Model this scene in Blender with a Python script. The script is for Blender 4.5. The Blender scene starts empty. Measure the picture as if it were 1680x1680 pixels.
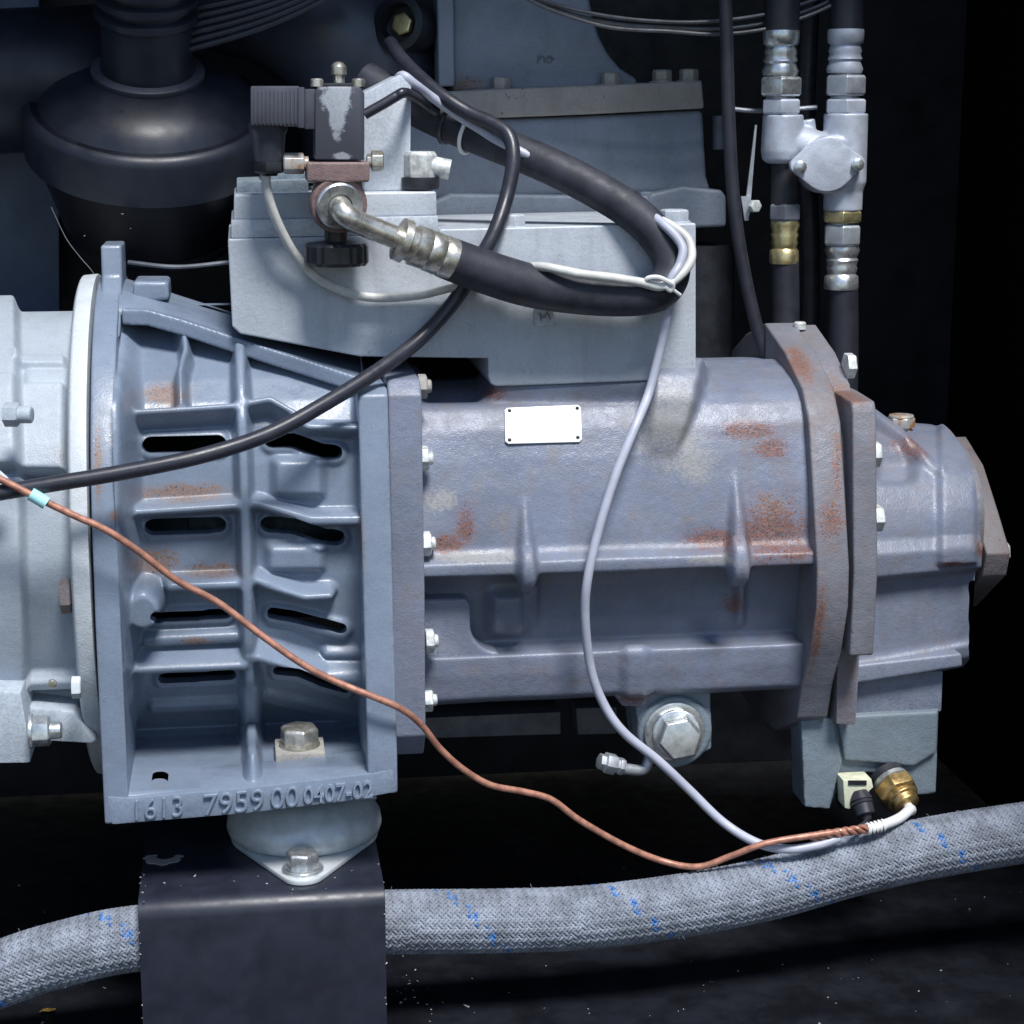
import bpy, bmesh, math, random
import numpy as np
from mathutils import Vector
from mathutils.geometry import tessellate_polygon
random.seed(7); rng = np.random.default_rng(7)
R_ = math.radians
scn = bpy.context.scene
COL = scn.collection
K = 0.0005                       # one build unit is half a millimetre

# ------------------------------------------------------------------ camera, sky, sun, exposure
F = 3135.0; YAW = R_(8); PITCH = R_(12)
fw = np.array([math.sin(YAW)*math.cos(PITCH), math.cos(YAW)*math.cos(PITCH), -math.sin(PITCH)])
rt = np.array([math.cos(YAW), -math.sin(YAW), 0.0]); up = np.cross(rt, fw)
CAM = -F*fw
cd = bpy.data.cameras.new('camera'); cam = bpy.data.objects.new('camera', cd); COL.objects.link(cam)
cam.location = CAM*K
cam.rotation_euler = (math.pi/2-PITCH, 0, -YAW)
cd.sensor_width = 36; cd.angle = 2*math.atan(840/F); cd.clip_start = 0.05; cd.clip_end = 100
scn.camera = cam

SUN_EL, SUN_AZ = R_(60), R_(14)   # azimuth measured from straight in front of the machine
w = bpy.data.worlds.new('World'); scn.world = w; w.use_nodes = True
nt = w.node_tree; bg = nt.nodes['Background']
sky = nt.nodes.new('ShaderNodeTexSky'); sky.sky_type = 'NISHITA'; sky.sun_disc = False
sky.sun_elevation = SUN_EL; sky.sun_rotation = math.pi - SUN_AZ
sky.air_density = 1.0; sky.dust_density = 0.6; sky.ozone_density = 3.0
nt.links.new(sky.outputs[0], bg.inputs[0]); bg.inputs[1].default_value = 0.085
sl = bpy.data.lights.new('sun', 'SUN'); so = bpy.data.objects.new('sun', sl); COL.objects.link(so)
sl.energy = 3.3; sl.angle = R_(15); sl.color = (1.0, 0.985, 0.965)
sd = Vector((math.sin(SUN_AZ)*math.cos(SUN_EL), -math.cos(SUN_AZ)*math.cos(SUN_EL), math.sin(SUN_EL)))
so.rotation_euler = sd.to_track_quat('Z', 'Y').to_euler(); so.location = sd*3
scn.view_settings.view_transform = 'Standard'; scn.view_settings.look = 'None'
scn.view_settings.exposure = 0.6; scn.view_settings.gamma = 1.0
scn.render.engine = 'CYCLES'
scn.cycles.max_bounces = 6

# ------------------------------------------------------------------ measuring helpers
def U(px, py, d):
    """point at depth d (world Y) seen at photo position px, py; works on arrays"""
    px = np.asarray(px, float); py = np.asarray(py, float); d = np.asarray(d, float)
    r = fw*F + (px-840)[..., None]*rt - (py-840)[..., None]*up
    t = (d-CAM[1])/r[..., 1]
    return CAM + r*t[..., None]
def Zp(px, py, z):
    r = fw*F + rt*(px-840) - up*(py-840)
    return CAM + r*((z-CAM[2])/r[2])
def pr(p):
    q = np.asarray(p) - CAM; zz = q@fw
    return 840+F*(q@rt)/zz, 840-F*(q@up)/zz
def P(*a): return U(*a)

# ------------------------------------------------------------------ mesh collecting
def frame(ax):
    ax = np.asarray(ax, float); ax = ax/np.linalg.norm(ax)
    h = np.array([0, 0, 1.0]) if abs(ax[2]) < 0.9 else np.array([1.0, 0, 0])
    a = np.cross(h, ax); a /= np.linalg.norm(a); b = np.cross(ax, a)
    return ax, a, b
class MB:
    def __init__(s): s.v = []; s.f = []; s.n = 0
    def add(s, v, f):
        v = np.asarray(v, float); s.v.append(v)
        o = s.n; s.f += [tuple(i+o for i in q) for q in f]; s.n += len(v); return s
    def slab(s, pts, off0, off1):
        """closed outline of 3-D points swept from off0 to off1 (vectors)"""
        pts = np.asarray(pts, float); n = len(pts)
        v = np.vstack([pts+off0, pts+off1])
        f = [tuple(range(n))[::-1], tuple(range(n, 2*n))]
        f += [(i, (i+1) % n, n+(i+1) % n, n+i) for i in range(n)]
        return s.add(v, f)
    def prism(s, pp, d0, d1):
        pts = np.array([U(x, y, d0) for x, y in pp]); pts[:, 1] = 0
        return s.slab(pts, np.array([0, d0, 0]), np.array([0, d1, 0]))
    def rect(s, x0, y0, x1, y1, d0, d1): return s.prism([(x0, y0), (x1, y0), (x1, y1), (x0, y1)], d0, d1)
    def xslab(s, yz, x0, x1):
        pts = np.array([(0, y, z) for y, z in yz], float)
        return s.slab(pts, np.array([x0, 0, 0]), np.array([x1, 0, 0]))
    def zslab(s, xy, z0, z1):
        pts = np.array([(x, y, 0) for x, y in xy], float)
        return s.slab(pts, np.array([0, 0, z0]), np.array([0, 0, z1]))
    def box(s, a, b):
        return s.zslab([(a[0], a[1]), (b[0], a[1]), (b[0], b[1]), (a[0], b[1])], a[2], b[2])
    def lathe(s, o, ax, prof, n=40, rot=0.0):
        o = np.asarray(o, float); ax, a, b = frame(ax)
        v = []; f = []
        t = np.arange(n)*2*math.pi/n + rot
        ring = np.cos(t)[:, None]*a + np.sin(t)[:, None]*b
        for sv, r in prof: v.append(o + ax*sv + ring*r)
        m = len(prof)
        for i in range(m-1):
            for j in range(n):
                k = (j+1) % n
                f.append((i*n+j, i*n+k, (i+1)*n+k, (i+1)*n+j))
        f.append(tuple(range(n))[::-1]); f.append(tuple((m-1)*n+j for j in range(n)))
        return s.add(np.vstack(v), f)
    def cyl(s, p0, p1, r, n=32):
        p0 = np.asarray(p0, float); p1 = np.asarray(p1, float)
        return s.lathe(p0, p1-p0, [(0, r), (np.linalg.norm(p1-p0), r)], n)
    def hexa(s, o, ax, r, h, rot=0.0):
        return s.lathe(o, ax, [(0, r), (h*0.86, r), (h, r*0.86)], 6, rot)
    def tube(s, path, r, n=16, seg=6, caps=True, rfun=None):
        p = spline(path, seg); m = len(p)
        T = np.gradient(p, axis=0); T /= np.linalg.norm(T, axis=1)[:, None]
        a = np.cross(T[0], [0, 0, 1.0])
        if np.linalg.norm(a) < 0.1: a = np.cross(T[0], [1.0, 0, 0])
        a /= np.linalg.norm(a); v = []; t = np.arange(n)*2*math.pi/n
        for i in range(m):
            a = a - T[i]*(a@T[i]); a /= np.linalg.norm(a); b = np.cross(T[i], a)
            rr = r if rfun is None else rfun(i/(m-1))*r
            v.append(p[i] + rr*(np.cos(t)[:, None]*a + np.sin(t)[:, None]*b))
        f = [(i*n+j, i*n+(j+1) % n, (i+1)*n+(j+1) % n, (i+1)*n+j) for i in range(m-1) for j in range(n)]
        if caps: f.append(tuple(range(n))[::-1]); f.append(tuple((m-1)*n+j for j in range(n)))
        return s.add(np.vstack(v), f)
    def ball(s, o, r, n=12):
        prof = [(-r*math.cos(t), max(r*math.sin(t), r*0.02)) for t in np.linspace(0, math.pi, n)]
        return s.lathe(o, (0, 0, 1), prof, n*2)
def spline(path, seg=6):
    p = np.array(path, float)
    if len(p) == 2: return np.array([p[0]+(p[1]-p[0])*t for t in np.linspace(0, 1, seg+1)])
    q = np.vstack([2*p[0]-p[1], p, 2*p[-1]-p[-2]]); out = []
    for i in range(1, len(q)-2):
        for t in np.arange(seg)/seg:
            a, b, c, d = q[i-1], q[i], q[i+1], q[i+2]
            out.append(0.5*((2*b)+(c-a)*t+(2*a-5*b+4*c-d)*t*t+(3*b-3*c+d-a)*t**3))
    out.append(p[-1]); return np.array(out)
def W3(*l): return [U(*q) for q in l]
def circ(cy, cz, r, n=48, a0=0, a1=2*math.pi, closed=False):
    t = np.linspace(a0, a1, n+1 if not closed else n+1)
    return [(cy+r*math.cos(x), cz+r*math.sin(x)) for x in t][:n if closed else None]

# ------------------------------------------------------------------ objects
BASE = {}
def thing(name, label, cat, base, group=None):
    o = bpy.data.objects.new(name, None); COL.objects.link(o)
    base = np.asarray(base, float)
    o.location = base*K; o.empty_display_size = 0.02
    o['label'] = label; o['category'] = cat
    if group: o['group'] = group
    BASE[o.name] = base; return o
def build(name, mb, mat, parent=None, bevel=0, seg=2, angle=38, cast=None, flat=False, kind=None, label=None):
    base = np.zeros(3); q = parent
    if parent is not None:
        base = BASE[parent.name]
    V = (np.vstack(mb.v)-base)*K
    me = bpy.data.meshes.new(name); me.from_pydata(V.tolist(), [], mb.f); me.validate()
    bm = bmesh.new(); bm.from_mesh(me)
    bmesh.ops.recalc_face_normals(bm, faces=bm.faces)
    if bevel:
        ed = [e for e in bm.edges if len(e.link_faces) == 2 and e.calc_face_angle(0) > R_(28)]
        bmesh.ops.bevel(bm, geom=ed, offset=bevel*K, segments=seg, profile=0.6, affect='EDGES', clamp_overlap=True)
    bm.to_mesh(me); bm.free()
    if cast:
        me = remesh(me, *cast)
        me.name = name
    if not flat:
        me.polygons.foreach_set('use_smooth', [True]*len(me.polygons))
        me.set_sharp_from_angle(angle=R_(angle))
    me.materials.append(mat)
    o = bpy.data.objects.new(name, me); COL.objects.link(o)
    if parent is not None:
        o.parent = parent
    BASE[o.name] = base
    if kind: o['kind'] = kind
    if label: o['label'] = label
    return o
def tag(o, label, cat, group=None):
    o['label'] = label; o['category'] = cat
    if group: o['group'] = group
    return o
def solo(name, mb, mat, label, cat, group=None, **k):
    """a thing that is one mesh, its origin at its middle"""
    V = np.vstack(mb.v); c = (V.min(0)+V.max(0))/2; c[2] = V[:, 2].min()
    mb.v = [V-c]
    o = build(name, mb, mat, **k); o.location = c*K
    return tag(o, label, cat, group)
def structure(name, mb, mat, **k):
    return build(name, mb, mat, kind='structure', **k)
def remesh(me, voxel, it):
    o = bpy.data.objects.new('tmp', me); COL.objects.link(o)
    m = o.modifiers.new('r', 'REMESH'); m.mode = 'VOXEL'; m.voxel_size = voxel*K
    if it:
        s = o.modifiers.new('s', 'SMOOTH'); s.factor = 0.5; s.iterations = it
    dg = bpy.context.evaluated_depsgraph_get()
    r = bpy.data.meshes.new_from_object(o.evaluated_get(dg))
    bpy.data.objects.remove(o); return r
def twin(o, pos, parent=None, base=None):
    """a copy of a part that shares its mesh; pos in build units, relative to the original"""
    c = o.copy(); COL.objects.link(c); c.parent = o.parent
    c.location = o.location + Vector(np.asarray(pos)*K); BASE[c.name] = BASE[o.name]
    for ch in o.children:
        k = ch.copy(); COL.objects.link(k); k.parent = c; BASE[k.name] = BASE[ch.name]
    return c

# --- a cast skin: a profile in (y,z) swept along x, pushed out along its normal by hf(px,py), pierced where hole(px,py)
def resample(prof, step, blur=0):
    p = np.array(prof, float); L = np.r_[0, np.cumsum(np.linalg.norm(np.diff(p, axis=0), axis=1))]
    n = max(int(L[-1]/step), 4); t = np.linspace(0, L[-1], n+1)
    q = np.c_[np.interp(t, L, p[:, 0]), np.interp(t, L, p[:, 1])]
    for _ in range(blur):
        q[1:-1] = (q[:-2]+2*q[1:-1]+q[2:])/4
    return q
def blur2(h, it):
    for _ in range(it):
        g = np.pad(h, 1, mode='edge')
        h = (g[:-2, 1:-1]+g[2:, 1:-1]+g[1:-1, :-2]+g[1:-1, 2:]+2*h)/6
    return h
def skin(mb, prof, x0, x1, step, hf=None, hole=None, taper=None, wall=22, pblur=4, hblur=4, axis=(0, 0)):
    q = resample(prof, step, pblur); m = len(q)
    T = np.gradient(q, axis=0); T /= np.linalg.norm(T, axis=1)[:, None]
    N = np.c_[T[:, 1], -T[:, 0]]
    xs = np.linspace(x0, x1, int(abs(x1-x0)/step)+1); n = len(xs)
    k = np.ones(n) if taper is None else taper((xs-x0)/(x1-x0))
    Y = axis[0]+(q[:, 0]-axis[0])[:, None]*k[None, :]; Zz = axis[1]+(q[:, 1]-axis[1])[:, None]*k[None, :]
    X = np.broadcast_to(xs, Y.shape)
    G = np.stack([X, Y, Zz], -1)
    px, py = pr(G)
    if hf is not None:
        h = blur2(hf(px, py), hblur)
        G = G + np.stack([np.zeros_like(h), N[:, 0][:, None]*h, N[:, 1][:, None]*h], -1)
    V = G.reshape(-1, 3)
    I = np.arange(m*n).reshape(m, n)
    cell = np.ones((m-1, n-1), bool)
    if hole is not None:
        px, py = pr(G); hm = hole(px, py)
        cell = ~(hm[:-1, :-1] & hm[1:, :-1] & hm[:-1, 1:] & hm[1:, 1:])
        # smooth the rim of each hole
        deg = np.zeros((m, n))
        deg[:-1, :-1] += cell; deg[1:, :-1] += cell; deg[:-1, 1:] += cell; deg[1:, 1:] += cell
        rim = (deg > 0) & (deg < 4); rim[0] = rim[-1] = False; rim[:, 0] = rim[:, -1] = False
        for _ in range(6):
            acc = np.zeros_like(G); cnt = np.zeros((m, n))
            for dy, dx in ((0, 1), (0, -1), (1, 0), (-1, 0), (1, 1), (1, -1), (-1, 1), (-1, -1)):
                sh = np.roll(np.roll(rim, dy, 0), dx, 1); sg = np.roll(np.roll(G, dy, 0), dx, 1)
                acc += sg*sh[..., None]; cnt += sh
            ok = rim & (cnt > 0)
            G[ok] = 0.5*G[ok] + 0.5*(acc[ok]/cnt[ok][:, None])
        V = G.reshape(-1, 3)
    a, b, c, d = I[:-1, :-1][cell], I[:-1, 1:][cell], I[1:, 1:][cell], I[1:, :-1][cell]
    faces = list(zip(a.tolist(), b.tolist(), c.tolist(), d.tolist()))
    if hole is not None:
        cp = np.pad(cell, 1, constant_values=True)
        pairs = []
        for i, j in zip(*np.where(~cell)):
            if cp[i, j+1]: pairs.append((I[i, j], I[i, j+1]))
            if cp[i+2, j+1]: pairs.append((I[i+1, j+1], I[i+1, j]))
            if cp[i+1, j]: pairs.append((I[i+1, j], I[i, j]))
            if cp[i+1, j+2]: pairs.append((I[i, j+1], I[i+1, j+1]))
        ids = sorted({int(i) for p in pairs for i in p}); mp = {i: len(V)+t for t, i in enumerate(ids)}
        V = np.vstack([V, V[ids]+np.array([0, wall, 0])])
        faces += [(int(p), int(q2), mp[int(q2)], mp[int(p)]) for p, q2 in pairs]
    used = np.unique(np.array([i for f in faces for i in f]))
    mp = np.full(len(V), -1); mp[used] = np.arange(len(used))
    faces = [tuple(mp[list(f)].tolist()) for f in faces]
    return mb.add(V[used], faces)
def sstep(a, b, x): t = np.clip((x-a)/(b-a), 0, 1); return t*t*(3-2*t)
def segd(px, py, pts):
    D = np.full(px.shape, 1e9)
    for (x0, y0), (x1, y1) in zip(pts[:-1], pts[1:]):
        L = (x1-x0)**2+(y1-y0)**2+1e-9
        t = np.clip(((px-x0)*(x1-x0)+(py-y0)*(y1-y0))/L, 0, 1)
        D = np.minimum(D, np.hypot(px-x0-t*(x1-x0), py-y0-t*(y1-y0)))
    return D
def ridge(px, py, pts, hw, soft=5): return 1-sstep(hw-soft/2, hw+soft/2, segd(px, py, pts))
def area(px, py, x0, y0, x1, y1, s=5):
    return sstep(x0-s, x0+s, px)*(1-sstep(x1-s, x1+s, px))*sstep(y0-s, y0+s, py)*(1-sstep(y1-s, y1+s, py))

# ------------------------------------------------------------------ materials
def new_mat(name):
    m = bpy.data.materials.new(name); m.use_nodes = True
    nt = m.node_tree; b = nt.nodes['Principled BSDF']; return m, nt, b
def nd(nt, t, **k):
    n = nt.nodes.new(t)
    for a, b in k.items():
        if a.startswith('i_'): n.inputs[a[2:].replace('_', ' ')].default_value = b
        else: setattr(n, a, b)
    return n
def math_(nt, op, a, b=None, clamp=False):
    n = nt.nodes.new('ShaderNodeMath'); n.operation = op; n.use_clamp = clamp
    for i, v in enumerate((a, b)):
        if v is None: continue
        if hasattr(v, 'links'): nt.links.new(v, n.inputs[i])
        else: n.inputs[i].default_value = v
    return n.outputs[0]
def ramp(nt, v, a, b):
    n = nt.nodes.new('ShaderNodeMapRange'); n.interpolation_type = 'SMOOTHSTEP'
    nt.links.new(v, n.inputs[0]); n.inputs[1].default_value = a; n.inputs[2].default_value = b
    n.inputs[3].default_value = 0; n.inputs[4].default_value = 1; return n.outputs[0]
def mixc(nt, f, a, b):
    n = nt.nodes.new('ShaderNodeMix'); n.data_type = 'RGBA'
    for s, v in ((0, f), (6, a), (7, b)):
        if hasattr(v, 'links'): nt.links.new(v, n.inputs[s])
        elif s == 0: n.inputs[0].default_value = v
        else: n.inputs[s].default_value = (*v, 1)
    return n.outputs[2]
def noise(nt, scale, detail=4, rough=0.6, vec=None, dist=0.0):
    n = nt.nodes.new('ShaderNodeTexNoise'); n.inputs['Scale'].default_value = scale
    n.inputs['Detail'].default_value = detail; n.inputs['Roughness'].default_value = rough
    n.inputs['Distortion'].default_value = dist
    if vec is not None: nt.links.new(vec, n.inputs['Vector'])
    return n.outputs[0]
def spots(nt, pos, lst):
    """largest of several soft ellipsoids; lst = (centre, radii) in build units"""
    out = None
    for c, r in lst:
        s = nt.nodes.new('ShaderNodeVectorMath'); s.operation = 'SUBTRACT'; nt.links.new(pos, s.inputs[0])
        s.inputs[1].default_value = tuple(np.asarray(c)*K)
        d = nt.nodes.new('ShaderNodeVectorMath'); d.operation = 'DIVIDE'; nt.links.new(s.outputs[0], d.inputs[0])
        d.inputs[1].default_value = tuple(np.asarray(r, float)*K)
        l = nt.nodes.new('ShaderNodeVectorMath'); l.operation = 'LENGTH'; nt.links.new(d.outputs[0], l.inputs[0])
        v = math_(nt, 'SUBTRACT', 1.0, l.outputs['Value'], True)
        out = v if out is None else math_(nt, 'MAXIMUM', out, v)
    return out
def paint(name, col, var=0.12, rough=0.45, rust=(), worn=(), chip=0.0, dirt=0.25, dirtc=(0.16, 0.14, 0.13), bump=0.25, bscale=900, spec=0.4,
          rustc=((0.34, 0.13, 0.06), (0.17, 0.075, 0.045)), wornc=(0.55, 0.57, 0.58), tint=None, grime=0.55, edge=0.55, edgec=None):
    m, nt, b = new_mat(name)
    geo = nd(nt, 'ShaderNodeNewGeometry'); pos = geo.outputs['Position']
    n1 = noise(nt, 14, 5, 0.62, pos); n2 = noise(nt, 60, 5, 0.65, pos); n3 = noise(nt, 420, 3, 0.6, pos)
    c2 = tuple(min(1, x*(1+var)) for x in col); c1 = tuple(x*(1-var) for x in col)
    c = mixc(nt, ramp(nt, n1, 0.3, 0.7), c1, c2)
    st = nd(nt, 'ShaderNodeMapping'); st.inputs['Scale'].default_value = (70, 70, 9); nt.links.new(pos, st.inputs['Vector'])
    c = mixc(nt, math_(nt, 'MULTIPLY', ramp(nt, noise(nt, 1.0, 4, 0.6, st.outputs[0]), 0.5, 0.75), dirt*0.6), c, tuple(x*0.5+y*0.3 for x, y in zip(dirtc, col)))
    if tint: c = mixc(nt, math_(nt, 'MULTIPLY', ramp(nt, n2, 0.4, 0.7), 0.35), c, tint)
    c = mixc(nt, math_(nt, 'MULTIPLY', ramp(nt, math_(nt, 'ADD', math_(nt, 'MULTIPLY', n2, 0.6), math_(nt, 'MULTIPLY', n3, 0.4)), grime, grime+0.12), dirt), c, dirtc)
    c = mixc(nt, math_(nt, 'MULTIPLY', ramp(nt, noise(nt, 1300, 2, 0.7, pos), 0.48, 0.68), 0.34), c, tuple(x*0.5 for x in col))
    # fine pits and specks
    vo = nd(nt, 'ShaderNodeTexVoronoi'); vo.inputs['Scale'].default_value = 170; nt.links.new(pos, vo.inputs['Vector'])
    sp = math_(nt, 'MULTIPLY', math_(nt, 'SUBTRACT', 1, ramp(nt, vo.outputs['Distance'], 0.05, 0.14)), ramp(nt, n1, 0.5, 0.62))
    c = mixc(nt, math_(nt, 'MULTIPLY', sp, 0.55), c, tuple(x*0.35 for x in dirtc))
    rgh = rough
    if worn:
        mk = ramp(nt, math_(nt, 'ADD', spots(nt, pos, worn), math_(nt, 'ADD', math_(nt, 'MULTIPLY', math_(nt, 'SUBTRACT', n2, 0.5), 0.9), math_(nt, 'MULTIPLY', math_(nt, 'SUBTRACT', n3, 0.5), 0.9))), 0.15, 0.75)
        c = mixc(nt, math_(nt, 'MULTIPLY', mk, 0.9), c, mixc(nt, n3, tuple(x*0.6 for x in wornc), wornc))
    if rust:
        sm = math_(nt, 'MULTIPLY', ramp(nt, math_(nt, 'ADD', spots(nt, pos, [(c0, tuple(q*1.6 for q in r0)) for c0, r0 in rust]), math_(nt, 'MULTIPLY', math_(nt, 'SUBTRACT', n2, 0.5), 0.8)), 0.15, 0.7), 0.45)
        c = mixc(nt, sm, c, tuple(x*0.55+y*0.35 for x, y in zip(col, rustc[0])))
        n5 = noise(nt, 1100, 2, 0.6, pos)
        mk = spots(nt, pos, rust)
        mk = math_(nt, 'ADD', mk, math_(nt, 'ADD', math_(nt, 'MULTIPLY', math_(nt, 'SUBTRACT', n3, 0.5), 1.9), math_(nt, 'MULTIPLY', math_(nt, 'SUBTRACT', n2, 0.5), 1.2)))
        mk = math_(nt, 'MULTIPLY', ramp(nt, mk, 0.22, 0.62), ramp(nt, spots(nt, pos, rust), 0.0, 0.3))
        rc = mixc(nt, ramp(nt, n3, 0.35, 0.65), rustc[1], rustc[0])
        mk = math_(nt, 'MULTIPLY', mk, ramp(nt, n5, 0.33, 0.5))
        pk = math_(nt, 'MULTIPLY', ramp(nt, spots(nt, pos, rust), 0.05, 0.4), ramp(nt, noise(nt, 620, 2, 0.6, pos), 0.6, 0.66))
        c = mixc(nt, math_(nt, 'MULTIPLY', mk, 0.85), c, rc)
        c = mixc(nt, math_(nt, 'MULTIPLY', pk, 0.8), c, (0.035, 0.028, 0.03))
    if chip:
        n4 = noise(nt, 130, 4, 0.6, pos, 0.6)
        mk = ramp(nt, math_(nt, 'ADD', n4, math_(nt, 'MULTIPLY', math_(nt, 'SUBTRACT', n1, 0.5), 0.7)), 0.74-chip*0.2, 0.78-chip*0.2)
        c = mixc(nt, math_(nt, 'MULTIPLY', mk, 0.8), c, rustc[1])
    if edge:  # convex edges: caught light painted in by default, brown wear where edgec is set
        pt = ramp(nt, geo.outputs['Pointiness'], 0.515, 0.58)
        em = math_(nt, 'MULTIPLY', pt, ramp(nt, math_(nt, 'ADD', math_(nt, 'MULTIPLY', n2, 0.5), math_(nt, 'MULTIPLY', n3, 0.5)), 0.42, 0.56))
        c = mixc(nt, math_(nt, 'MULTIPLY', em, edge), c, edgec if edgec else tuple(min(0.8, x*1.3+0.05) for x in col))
    nt.links.new(c, b.inputs['Base Color'])
    rr = nt.nodes.new('ShaderNodeMapRange'); nt.links.new(n2, rr.inputs[0])
    rr.inputs[1].default_value = 0.3; rr.inputs[2].default_value = 0.7; rr.inputs[3].default_value = rough-0.1; rr.inputs[4].default_value = rough+0.18
    nt.links.new(rr.outputs[0], b.inputs['Roughness'])
    b.inputs['Specular IOR Level'].default_value = spec
    bp = nd(nt, 'ShaderNodeBump'); bp.inputs['Strength'].default_value = min(1, bump*1.9); bp.inputs['Distance'].default_value = 0.0007
    hn = math_(nt, 'ADD', noise(nt, bscale, 3, 0.55, pos), math_(nt, 'MULTIPLY', noise(nt, bscale/6, 3, 0.5, pos), 1.6))
    nt.links.new(hn, bp.inputs['Height']); nt.links.new(bp.outputs[0], b.inputs['Normal'])
    return m
def simple(name, col, rough=0.5, metal=0.0, spec=0.5, var=0.2, scale=60, bump=0.1, bscale=700, col2=None, fade=(0.35, 0.65)):
    m, nt, b = new_mat(name)
    geo = nd(nt, 'ShaderNodeNewGeometry'); pos = geo.outputs['Position']
    n = noise(nt, scale, 5, 0.62, pos)
    c = mixc(nt, ramp(nt, n, *fade), tuple(x*(1-var) for x in col), col2 if col2 else tuple(min(1, x*(1+var)) for x in col))
    nt.links.new(c, b.inputs['Base Color'])
    b.inputs['Metallic'].default_value = metal; b.inputs['Specular IOR Level'].default_value = spec
    rr = nt.nodes.new('ShaderNodeMapRange'); nt.links.new(noise(nt, scale*2.3, 4, 0.6, pos), rr.inputs[0])
    rr.inputs[1].default_value = 0.3; rr.inputs[2].default_value = 0.7; rr.inputs[3].default_value = max(rough-0.08, 0.05); rr.inputs[4].default_value = rough+0.12
    nt.links.new(rr.outputs[0], b.inputs['Roughness'])
    bp = nd(nt, 'ShaderNodeBump'); bp.inputs['Strength'].default_value = bump; bp.inputs['Distance'].default_value = 0.0005
    nt.links.new(noise(nt, bscale, 3, 0.6, pos), bp.inputs['Height']); nt.links.new(bp.outputs[0], b.inputs['Normal'])
    return m
def S(px, py, d, rx, ry=None, rz=None):
    ry = ry or rx; rz = rz or ry
    return (U(px, py, d), (rx, 90, rz))

M = {}
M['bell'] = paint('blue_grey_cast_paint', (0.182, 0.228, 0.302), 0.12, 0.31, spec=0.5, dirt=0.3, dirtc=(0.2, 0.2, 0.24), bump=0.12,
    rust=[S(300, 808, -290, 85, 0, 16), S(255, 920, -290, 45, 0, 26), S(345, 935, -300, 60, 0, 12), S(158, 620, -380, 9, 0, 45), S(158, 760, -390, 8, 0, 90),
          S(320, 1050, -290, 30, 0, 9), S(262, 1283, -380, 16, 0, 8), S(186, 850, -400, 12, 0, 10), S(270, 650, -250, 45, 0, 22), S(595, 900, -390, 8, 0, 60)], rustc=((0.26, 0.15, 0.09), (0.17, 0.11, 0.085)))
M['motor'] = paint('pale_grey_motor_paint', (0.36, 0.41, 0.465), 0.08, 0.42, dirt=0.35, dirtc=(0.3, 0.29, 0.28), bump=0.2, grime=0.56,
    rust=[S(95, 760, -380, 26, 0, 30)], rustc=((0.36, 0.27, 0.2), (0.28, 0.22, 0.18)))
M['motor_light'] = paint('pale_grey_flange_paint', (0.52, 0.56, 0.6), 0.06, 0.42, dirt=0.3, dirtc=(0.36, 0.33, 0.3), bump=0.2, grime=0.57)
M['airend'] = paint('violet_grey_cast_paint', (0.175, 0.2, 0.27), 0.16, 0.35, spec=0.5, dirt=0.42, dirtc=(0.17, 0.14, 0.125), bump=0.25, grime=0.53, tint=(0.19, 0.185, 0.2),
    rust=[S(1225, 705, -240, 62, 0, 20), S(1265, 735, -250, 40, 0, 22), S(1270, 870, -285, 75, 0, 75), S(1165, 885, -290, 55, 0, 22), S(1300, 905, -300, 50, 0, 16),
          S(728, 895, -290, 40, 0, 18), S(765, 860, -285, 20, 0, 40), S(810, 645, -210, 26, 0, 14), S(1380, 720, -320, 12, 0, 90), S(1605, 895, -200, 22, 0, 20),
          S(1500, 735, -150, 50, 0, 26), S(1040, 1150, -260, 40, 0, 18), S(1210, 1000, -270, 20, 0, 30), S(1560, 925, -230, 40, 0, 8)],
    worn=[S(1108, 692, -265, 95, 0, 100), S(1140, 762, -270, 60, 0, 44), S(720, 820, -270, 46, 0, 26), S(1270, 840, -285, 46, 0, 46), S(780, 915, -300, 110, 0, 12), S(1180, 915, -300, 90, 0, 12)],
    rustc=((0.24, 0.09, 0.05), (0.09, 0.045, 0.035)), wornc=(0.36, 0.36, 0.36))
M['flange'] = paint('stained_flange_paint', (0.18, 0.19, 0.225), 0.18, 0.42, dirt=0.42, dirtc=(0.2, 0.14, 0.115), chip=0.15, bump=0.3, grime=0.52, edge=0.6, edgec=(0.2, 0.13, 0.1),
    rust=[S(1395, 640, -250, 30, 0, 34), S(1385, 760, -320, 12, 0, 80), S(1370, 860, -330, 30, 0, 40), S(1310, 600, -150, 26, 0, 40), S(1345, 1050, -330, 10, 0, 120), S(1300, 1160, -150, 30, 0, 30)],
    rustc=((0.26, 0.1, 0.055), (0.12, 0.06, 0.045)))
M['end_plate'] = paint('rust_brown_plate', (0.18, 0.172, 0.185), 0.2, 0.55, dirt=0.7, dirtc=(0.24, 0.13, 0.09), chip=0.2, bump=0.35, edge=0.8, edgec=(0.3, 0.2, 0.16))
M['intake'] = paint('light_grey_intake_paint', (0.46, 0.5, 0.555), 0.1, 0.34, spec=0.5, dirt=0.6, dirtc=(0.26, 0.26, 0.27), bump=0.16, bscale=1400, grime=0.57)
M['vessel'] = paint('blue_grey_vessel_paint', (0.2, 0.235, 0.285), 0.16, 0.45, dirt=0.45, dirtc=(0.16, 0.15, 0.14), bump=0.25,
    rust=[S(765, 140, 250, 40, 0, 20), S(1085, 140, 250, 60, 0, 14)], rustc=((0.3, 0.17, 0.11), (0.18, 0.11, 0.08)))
M['vessel_flange'] = paint('dull_tan_grey_flange', (0.3, 0.285, 0.26), 0.18, 0.5, dirt=0.6, dirtc=(0.25, 0.19, 0.14), chip=0.1, bump=0.3)
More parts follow.
